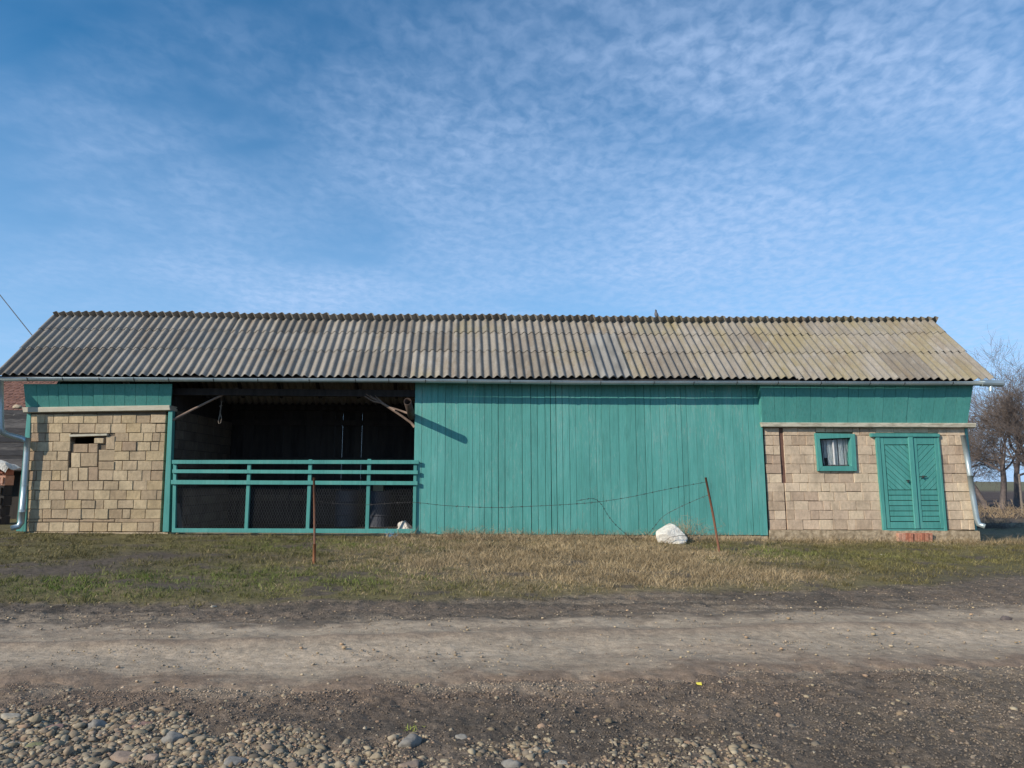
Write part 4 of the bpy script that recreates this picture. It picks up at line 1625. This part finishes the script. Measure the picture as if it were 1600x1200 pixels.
# ------------------------------------------------------------------ bare trees on the right
def grow_tree(name, px, pyb, Y, H, seed, label, levels=5, mat=None):
    rr = random.Random(seed)
    base = at(px, pyb, Y)
    base.z = float(gz(base.x, Y)) - .1
    root = empty(name, base)
    tag(root, label, 'tree', 'bare trees beyond the barn')
    tr, cr, tw = MB(), MB(), MB()

    def branch(p, d, L, r_, lev):
        n = 5 if lev < 2 else (4 if lev < 4 else 3)
        pts, rad = [p.copy()], [r_]
        q = p.copy()
        dd = d.copy()
        for k in range(n):
            dd = (dd + Vector((rr.gauss(0, .16), rr.gauss(0, .16), rr.gauss(0.02 if lev < 3 else .05, .13)))).normalized()
            q = q + dd * L / n
            pts.append(q.copy())
            rad.append(r_ * (1 - (.45 if lev else .35) * (k + 1) / n) if lev < levels else r_ * (1 - .6 * (k + 1) / n))
        (tr if lev == 0 else cr if lev < 3 else tw).tube(pts, rad, 8 if lev == 0 else 5 if lev < 3 else 3, cap=lev < 2)
        if lev >= levels:
            return
        nb = (5, 5, 6, 6, 5)[min(lev, 4)]
        for b_ in range(nb):
            t = rr.uniform(.35 if lev else .5, 1.0) if b_ else 1.0
            i = min(int(t * n), n - 1)
            s = pts[i].lerp(pts[i + 1], t * n - i)
            ax_ = (pts[i + 1] - pts[i]).normalized()
            side = Vector((rr.gauss(0, 1), rr.gauss(0, 1), rr.gauss(.1, .6)))
            side = (side - ax_ * side.dot(ax_)).normalized()
            ang = rr.uniform(.45, 1.05) if b_ else rr.uniform(.1, .35)
            nd_ = ax_ * math.cos(ang) + side * math.sin(ang)
            branch(s, nd_, L * rr.uniform(.55, .82), max(rad[i + 1] * rr.uniform(.45, .7), .0065), lev + 1)
    branch(base, Vector((rr.uniform(-.08, .08), rr.uniform(-.05, .05), 1)).normalized(), H * .30, H * .018, 0)
    tr.build('trunk', M['bark'], root, smooth=True)
    c_ = cr.build('limbs', M['bark'], root)
    t_ = tw.build('crown', M['twig'], root)
    return root


grow_tree('bare_tree', 1541, 790, 36, 7.8, 3, 'bare tree nearest the right corner of the barn')
grow_tree('bare_tree', 1564, 788, 35, 9.0, 11, 'bare tree second from the barn with a straight trunk')
grow_tree('bare_tree', 1588, 786, 40, 10.0, 23, 'bare tree behind the pale stake at the right edge')
grow_tree('bare_tree', 1628, 788, 34, 10.2, 31, 'tallest bare tree reaching in from the right edge')
grow_tree('bare_tree', 1520, 783, 46, 6.8, 41, 'bare tree half hidden behind the right corner of the barn')

q = at(1596.5, 790, 30)
mb = MB()
mb.tube([(q.x, 30, float(gz(q.x, 30)) - .1), (q.x + .01, 30, at(1596, 742, 30).z)], [.05, .042], 8)
mb.tube([(q.x + .01, 30, at(1596, 742, 30).z), (q.x + .01, 30, at(1596, 740.5, 30).z)], [.042, .015], 8)
o = mb.build('stake', M['old_wood'])
tag(o, 'pale wooden stake at the right edge below the bare trees', 'stake')


def twig_heap(name, c, sx, sy, h, n, seed, label, cat, mat, upright=.4, rad=.004):
    rr = random.Random(seed)
    mb = MB()
    for _ in range(n):
        p_ = Vector((c[0] + rr.gauss(0, sx), c[1] + rr.gauss(0, sy), c[2] - .02))
        d = Vector((rr.gauss(0, 1), rr.gauss(0, .7), abs(rr.gauss(0, .6)) + upright)).normalized()
        L = h * rr.uniform(.5, 1.15)
        m1 = p_ + d * L * .5 + Vector((rr.gauss(0, .03), 0, 0))
        d2 = (d + Vector((rr.gauss(0, .5), rr.gauss(0, .5), rr.gauss(-.1, .4)))).normalized()
        e_ = m1 + d2 * L * .5
        e_.z = max(e_.z, c[2] + .01)
        mb.tube([p_, m1, e_], [rad, rad * .8, rad * .4], 3, cap=False)
        for _k in range(3):
            s = m1.lerp(e_, rr.random())
            t = s + Vector((rr.gauss(0, .5), rr.gauss(0, .5), rr.uniform(-.1, .6))) * L * .28
            mb.tube([s, t], [rad * .6, rad * .3], 3, cap=False)
    o = mb.build(name, mat)
    return tag(o, label, cat)


q = ground_pt(1556, 826)
twig_heap('brush_heap', (q.x + .1, q.y + .6, q.z), .45, .35, .42, 260, 4, 'heap of dry brushwood on the ground past the right corner of the barn', 'brush', M['twig'], .15, .006)
q = ground_pt(1552, 808)
twig_heap('dry_weeds', (q.x, q.y, q.z), .9, .7, .65, 190, 5, 'tall dry weeds under the bare trees past the right corner', 'weeds', M['hay'], .7, .008)
q = ground_pt(1084, 850)
twig_heap('dry_bush', (q.x, q.y + .35, q.z), .07, .07, .60, 60, 6, 'wiry dry weed between the white sack and the leaning post', 'weed', M['hay'], .9, .0035)
for i, (px, py, h, lab) in enumerate(((705, 843, .30, 'dry weed tuft at the left foot of the plank wall'), (748, 846, .36, 'dry weed tuft under the plank wall left of its middle'),
                                      (802, 846, .32, 'dry weed tuft under the middle of the plank wall'), (880, 849, .26, 'low dry weed tuft under the plank wall right of its middle'))):
    q = ground_pt(px, py)
    twig_heap('dry_weed', (q.x, min(q.y, D - .25), q.z), .10, .06, h, 40, 60 + i, lab, 'weed', M['hay'], .8, .0035)
q = ground_pt(611, 838)
twig_heap('twine_tangle', (q.x, min(q.y, D - .2), q.z), .03, .02, .2, 10, 9, 'scrap of blue twine in the grass before the bottom board', 'twine', M['blue'], .9, .005)

# ------------------------------------------------------------------ grass
def blades(name, label, X, Y, h, w, c0, c1, lean_):
    n = len(X)
    Z = gz(X, Y) + relief(X, Y) - .006
    a = rng.random(n) * 2 * math.pi
    ca, sa = np.cos(a), np.sin(a)
    la = rng.random(n) * 2 * math.pi
    ln = lean_ * (0.3 + rng.random(n)) * h
    lx, ly = np.cos(la) * ln, np.sin(la) * ln
    V = np.zeros((n, 5, 3), dtype=np.float32)
    V[:, 0] = np.stack([X - ca * w, Y - sa * w, Z], 1)
    V[:, 1] = np.stack([X + ca * w, Y + sa * w, Z], 1)
    V[:, 2] = np.stack([X - ca * w * .7 + lx * .4, Y - sa * w * .7 + ly * .4, Z + h * .6], 1)
    V[:, 3] = np.stack([X + ca * w * .7 + lx * .4, Y + sa * w * .7 + ly * .4, Z + h * .6], 1)
    V[:, 4] = np.stack([X + lx, Y + ly, Z + h], 1)
    i = np.arange(n)[:, None] * 5
    Fc = np.concatenate([i + np.array([[0, 1, 3]]), i + np.array([[0, 3, 2]]), i + np.array([[2, 3, 4]])], 0)
    t = rng.random(n)[:, None]
    c = c0 * (1 - t) + c1 * t
    c = c * (0.7 + .55 * rng.random(n)[:, None]) * (.45 + 1.1 * fbm(X, Y, 2.1, 4, 71))[:, None]
    o = np_mesh(name, V.reshape(-1, 3), Fc, M['blade'], cols=np.repeat(c, 5, 0))
    return tag(o, label, 'grass', kind='stuff')


N = 420000
X = rng.uniform(-12.5, 15.5, N)
Y = rng.uniform(7.0, D - .06, N)
keep = np.abs(X / Y) < 1.0
X, Y = X[keep], Y[keep]
wob = (fbm(X, Y, 1.3, 3, 1) - 0.5) * 0.9 + (fbm(X, Y, 5, 3, 2) - .5) * 0.8
gm = sstep(-0.15, 0.5, Y + wob - c_grass(X))
dm = dry_mask(X, Y)
mp = mud_patch(X, Y)
pat = fbm(X, Y, 2.4, 4, 14)
green = blob(X, Y, 330, 905, 2.2, .9) + .9 * blob(X, Y, 100, 920, 1.6, .6) + .8 * blob(X, Y, 500, 855, 2.2, .8) + .8 * blob(X, Y, 1180, 862, 1.0, .7) + .5 * blob(X, Y, 640, 900, 1.2, 1.0) + .3 * blob(X, Y, 1400, 870, 2.0, .8)
green = np.clip(green * (.5 + pat), 0, 1)
tuft = fbm(X, Y, 9, 3, 61)
dens = gm * (1 - mp) * sstep(.30, .55, pat + .25 * dm + .2 * green) * (.35 + .9 * sstep(.35, .6, tuft))
r_ = rng.random(len(X))
isd = rng.random(len(X)) < np.clip(dm * 1.1, 0.16, .96)
k = (r_ < dens * .75) & ~isd
Xg, Yg, gg = X[k], Y[k], green[k][:, None]
olive0, olive1 = np.array([.115, .098, .036]), np.array([.20, .165, .070])
gr0, gr1 = np.array([.092, .125, .024]), np.array([.165, .20, .05])
blades('green_grass', 'short patchy green and olive grass in front of the barn', Xg, Yg, rng.uniform(.016, .05, len(Xg)) * (.6 + 1.1 * sstep(.35, .7, tuft[k])), rng.uniform(.0025, .005, len(Xg)),
       olive0 * (1 - gg) + gr0 * gg, olive1 * (1 - gg) + gr1 * gg, 1.1)
k = (r_ < gm * (1 - mp) * (.22 + .78 * dm) * sstep(.2, .45, pat + .35 * dm)) & isd
Xd, Yd = X[k], Y[k]
hh = (1 + 1.1 * sstep(D - .55, D - .1, Yd)) * rng.uniform(.022, .07, len(Xd)) * (0.5 + .8 * dm[k]) * (.6 + 1.0 * sstep(.35, .7, tuft[k]))
blades('dry_grass', 'tan dry grass before the plank wall', Xd, Yd, hh, rng.uniform(.0022, .004, len(Xd)), np.array([.21, .155, .083]), np.array([.44, .335, .20]), 1.2)

# ------------------------------------------------------------------ gravel
import bmesh
ico = bmesh.new()
bmesh.ops.create_icosphere(ico, subdivisions=1, radius=1)
icoV = np.array([v.co[:] for v in ico.verts])
icoF = np.array([[v.index for v in f.verts] for f in ico.faces])
ico.free()


def gravel_density(x, Y):
    """how stony the ground is"""
    g_ = sstep(.1, -.15, Y - c_grav(x) + (fbm(x, Y, 2.5, 3, 41) - .5) * .5)
    left = sstep(-.4, -1.6, x)
    pat_ = sstep(.36, .56, fbm(x, Y, 1.5, 3, 42))
    g_ = g_ * np.clip(left + .75 * pat_ * sstep(3.2, 1.4, x), 0, 1)
    fg = sstep(.05, -.1, Y - c_bot(x))
    return np.clip(g_ + .022 * fg * (0.3 + fbm(x, Y, 3, 3, 43)), 0, 1)


N = 150000
X = rng.uniform(-6.0, 6.5, N)
Y = 3.0 + (c_bot(X) - 3.0 + .3) * rng.random(N) ** 1.3
keep = (np.abs(X / Y) < 1.0) & (rng.random(N) < gravel_density(X, Y) * .9)
X, Y = X[keep], Y[keep]
n = len(X)
s = rng.lognormal(-4.6, .45, n).clip(.004, .032)
V = icoV[None] * (1 + rng.normal(0, .2, (n, 12, 1)))
V = V * np.stack([s * rng.uniform(.8, 1.35, n), s * rng.uniform(.7, 1.1, n), s * rng.uniform(.45, .8, n)], 1)[:, None]
a = rng.random(n) * 2 * math.pi
ca, sa = np.cos(a)[:, None], np.sin(a)[:, None]
Vx, Vy = V[..., 0] * ca - V[..., 1] * sa, V[..., 0] * sa + V[..., 1] * ca
zc = gz(X, Y) + relief(X, Y) - s * .08
V = np.stack([Vx + X[:, None], Vy + Y[:, None], V[..., 2] + zc[:, None]], -1)
pal = np.array([[.18, .14, .09], [.28, .225, .15], [.23, .17, .11], [.32, .265, .18], [.17, .14, .105], [.27, .185, .125], [.36, .295, .21]])
c = pal[rng.integers(0, len(pal), n)] * (.75 + .45 * rng.random(n)[:, None])
Fc = (np.arange(n)[:, None, None] * 12 + icoF[None]).reshape(-1, 3)
o = np_mesh('gravel', V.reshape(-1, 3), Fc, M['pebble'], smooth=False, cols=np.repeat(c, 12, 0))
tag(o, 'small loose grey gravel in the muddy foreground', 'gravel', kind='stuff')

# small stones lying on the road and the mud strip
N = 1300
X = rng.uniform(-10, 12, N)
Y = c_bot(X) + (c_grass(X) - c_bot(X)) * rng.random(N)
keep = np.abs(X / Y) < 1.0
X, Y = X[keep], Y[keep]
n = len(X)
s = rng.lognormal(-4.95, .45, n).clip(.004, .022)
V = icoV[None] * (1 + rng.normal(0, .12, (n, 12, 1))) * np.stack([s * 1.2, s, s * .6], 1)[:, None]
zc = gz(X, Y) + (fbm(X, Y, 1.2, 3, 21) - .5) * .07 + .028
instrip = Y > c_top(X)
zc = np.where(instrip, gz(X, Y) + relief(X, Y) + .003, zc)
V = V + np.stack([X, Y, zc], 1)[:, None]
c = (pal[rng.integers(0, len(pal), n)] + np.array([.08, .05, .02])) * (.9 + .4 * rng.random(n)[:, None])
o = np_mesh('road_stones', V.reshape(-1, 3), (np.arange(n)[:, None, None] * 12 + icoF[None]).reshape(-1, 3), M['pebble'], smooth=True, cols=np.repeat(c, 12, 0))
tag(o, 'scattered small stones on the dirt road and its verge', 'gravel', kind='stuff')

# fine grit all over the road and the muddy foreground
octV = np.array([[1, 0, 0], [-1, 0, 0], [0, 1, 0], [0, -1, 0], [0, 0, 1], [0, 0, -1]], dtype=float)
octF = np.array([[0, 2, 4], [2, 1, 4], [1, 3, 4], [3, 0, 4], [2, 0, 5], [1, 2, 5], [3, 1, 5], [0, 3, 5]])


def grit(name, label, X, Y, Z, s, base):
    n = len(X)
    V = octV[None] * (1 + rng.normal(0, .22, (n, 6, 1))) * np.stack([s * rng.uniform(.9, 1.6, n), s, s * .75], 1)[:, None]
    a = rng.random(n) * 2 * math.pi
    ca, sa = np.cos(a)[:, None], np.sin(a)[:, None]
    V = np.stack([V[..., 0] * ca - V[..., 1] * sa + X[:, None], V[..., 0] * sa + V[..., 1] * ca + Y[:, None], V[..., 2] + Z[:, None]], -1)
    t = rng.random(n)[:, None]
    c = base * (.65 + .85 * t) 
    o = np_mesh(name, V.reshape(-1, 3), (np.arange(n)[:, None, None] * 6 + octF[None]).reshape(-1, 3), M['pebble'], cols=np.repeat(c, 6, 0))
    tag(o, label, 'grit', kind='stuff')


N = 75000
X = rng.uniform(-6.5, 7.5, N)
Y = 3.0 + (c_bot(X) - 2.9) * rng.random(N)
pt_ = fbm(X, Y, 1.7, 4, 51)
keep = (np.abs(X / Y) < .95) & (rng.random(N) < sstep(.25, .65, pt_) + .15)
X, Y = X[keep], Y[keep]
s = rng.lognormal(-5.35, .4, len(X)).clip(.0025, .014)
grit('mud_grit', 'fine grit and clods in the dark foreground mud', X, Y, gz(X, Y) + relief(X, Y) + s * .2, s, soil_col(X, Y) * 1.25)
N = 13000
X = rng.uniform(-10, 12, N)
Y = c_bot(X) + (c_grass(X) + .1 - c_bot(X)) * rng.random(N)
top = Y > c_top(X) + .02
pt_ = fbm(X * .5, Y * 1.5, 2.6, 4, 52)
keep = (np.abs(X / Y) < .95) & (rng.random(N) < np.where(top, .95, sstep(.42, .68, pt_) + .06))
X, Y, top = X[keep], Y[keep], top[keep]
s = rng.lognormal(-5.1, .4, len(X)).clip(.003, .016)
Z = np.where(top, gz(X, Y) + relief(X, Y), gz(X, Y) + (fbm(X, Y, 1.2, 3, 21) - .5) * .07 + .016)
cb = np.where(top[:, None], soil_col(X, Y) * 1.2, (PALE * .75)[None])
grit('road_grit', 'fine grit on the dirt road and the mud strip beyond', X, Y, Z + s * .2, s, cb)

# cobbles one can pick out
meshes = [lump('cobble', None, random.uniform(1.0, 1.45), random.uniform(.75, .95), random.uniform(.5, .72), M['cobble'], 100 + i, .26, 2, 0, flat=.55) for i in range(16)]
placed = []


def put_stone(x, Y, size, me, name, label, cat, group=None, rot=None, squash=1.0):
    z = float(gz(np.array([x]), np.array([Y]))[0] + relief(np.array([x]), np.array([Y]))[0])
    o = bpy.data.objects.new(name, me)
    link(o, None, (x, Y, z - size * .40))
    o.scale = (size, size * random.uniform(.85, 1.1), size * squash * random.uniform(.8, 1.15))
    o.rotation_euler = (random.uniform(-.25, .25), random.uniform(-.25, .25), random.uniform(0, 6.28) if rot is None else rot)
    placed.append((x, Y, size))
    return tag(o, label, cat, group)


notable = [((225, 1137), .085, 'stone_red', 'flat reddish stone at the upper edge of the gravel', .55), ((196, 1186), .080, 'stone_brown', 'large angular brown stone in the gravel at bottom left', .9),
           ((272, 1160), .056, 'stone_grey', 'round grey stone at the right side of the left gravel patch', 1.15), ((641, 1162), .060, 'stone_grey', 'grey egg-shaped stone alone in the mud near the bottom', 1.0),
           ((641, 1198), .055, 'stone_brown', 'tan stone at the bottom edge under the grey egg-shaped one', .8), ((722, 1156), .042, 'stone_grey', 'flat grey stone in the mud right of the egg-shaped one', .7),
           ((47, 1170), .056, 'stone_olive', 'mossy olive stone in the left gravel', .7), ((22, 1165), .055, 'stone_pale', 'long pale stone near the left edge of the gravel', .6),
           ((155, 1135), .060, 'stone_grey', 'broad grey stone at the back of the left gravel', .9), ((236, 1194), .045, 'stone_brown', 'small ochre stone at the bottom edge of the left gravel', .9),
           ((85, 1142), .060, 'stone_red', 'long pinkish stone amid the left gravel', .5), ((368, 1195), .062, 'stone_grey', 'flat dark stone at the bottom edge right of the left gravel', .7),
           ((800, 1196), .055, 'stone_grey', 'broken grey stone at the bottom edge near the middle', .8), ((880, 1192), .05, 'stone_pale', 'pale flat stone at the bottom edge right of the middle', .6),
           ((15, 1126), .060, 'stone_pale', 'pale tan stone at the back left corner of the gravel', .8)]
for i, ((px, py), size, mt, lab, sq) in enumerate(notable):
    q = ground_pt(px, py)
    me = lump('stone', None, 1.2, .9, .75, M[mt], 300 + i, .2, 3, 0, flat=.55)
    put_stone(q.x, q.y, size, me, 'stone', lab, 'stone', rot=random.uniform(-.5, .5), squash=sq)
cnt = 0
tries = 0
while cnt < 285 and tries < 20000:
    tries += 1
    px, py = random.uniform(-10, 560), random.uniform(1100, 1203)
    if random.random() < .22:
        px = random.uniform(500, 1150)
    q = ground_pt(px, py)
    d = float(gravel_density(np.array([q.x]), np.array([q.y]))[0])
    if random.random() > d:
        continue
    size = random.choice((.022, .025, .028, .032, .037, .044)) * random.uniform(.85, 1.15)
    if px > 560:
        size *= .7
    if any((q.x - a) ** 2 + (q.y - b_) ** 2 < (.75 * (size + c)) ** 2 for a, b_, c in placed):
        continue
    put_stone(q.x, q.y, size, meshes[cnt % 16], 'cobble', 'rounded river cobble bedded in the gravel of the foreground', 'cobble', 'cobbles in the foreground gravel')
    cnt += 1
pm = lump('stone', None, 1.2, .9, .7, M['stone_pale'], 401, .2, 2, 0, flat=.5)
for (px, py, s_, lab) in ((1113, 869, .035, 'small pale stone in the grass just right of the leaning post'), (1378, 866, .05, 'pale flat stone in the grass below the door step'), (1462, 851, .05, 'pale rubble piece by the right end of the plinth'),
                          (1495, 848, .045, 'pale rubble piece nearest the loose downpipe'), (1285, 987, .05, 'pale flat stone at the far edge of the road'), (335, 946, .05, 'pale stone on the mud strip at left')):
    q = ground_pt(px, py)
    put_stone(q.x, min(q.y, D - .2), s_, pm, 'stone', lab, 'stone', squash=.7)
q = ground_pt(1571, 972)
o = lump('mud_clod', (q.x, q.y, q.z + .01), .07, .05, .05, M['bark'], 77, .25, 3, .1)
tag(o, 'dark clod of mud on the far rut of the road at right', 'clod')
q = ground_pt(1092, 1072)
vs = [(q.x - .012, q.y, q.z + .015), (q.x + .02, q.y - .01, q.z + .012), (q.x + .025, q.y + .02, q.z + .022), (q.x - .015, q.y + .02, q.z + .02)]
vs += [(a, b_, c - .004) for a, b_, c in vs]
o = mesh_obj('plastic_scrap', vs, [(0, 1, 2, 3), (7, 6, 5, 4), (0, 4, 5, 1), (1, 5, 6, 2), (2, 6, 7, 3), (3, 7, 4, 0)], M['yellow'])
tag(o, 'tiny yellow plastic scrap on the mud in front of the road', 'scrap')
q = ground_pt(641, 1141)
twig_heap('grass_sprig', (q.x, q.y, q.z), .012, .01, .07, 12, 19, 'little yellow-green sprig behind the grey egg-shaped stone', 'plant', simple('sprig', [(.20, .24, .04), (.32, .34, .08)], 9, .8, bstr=0), .6, .003)
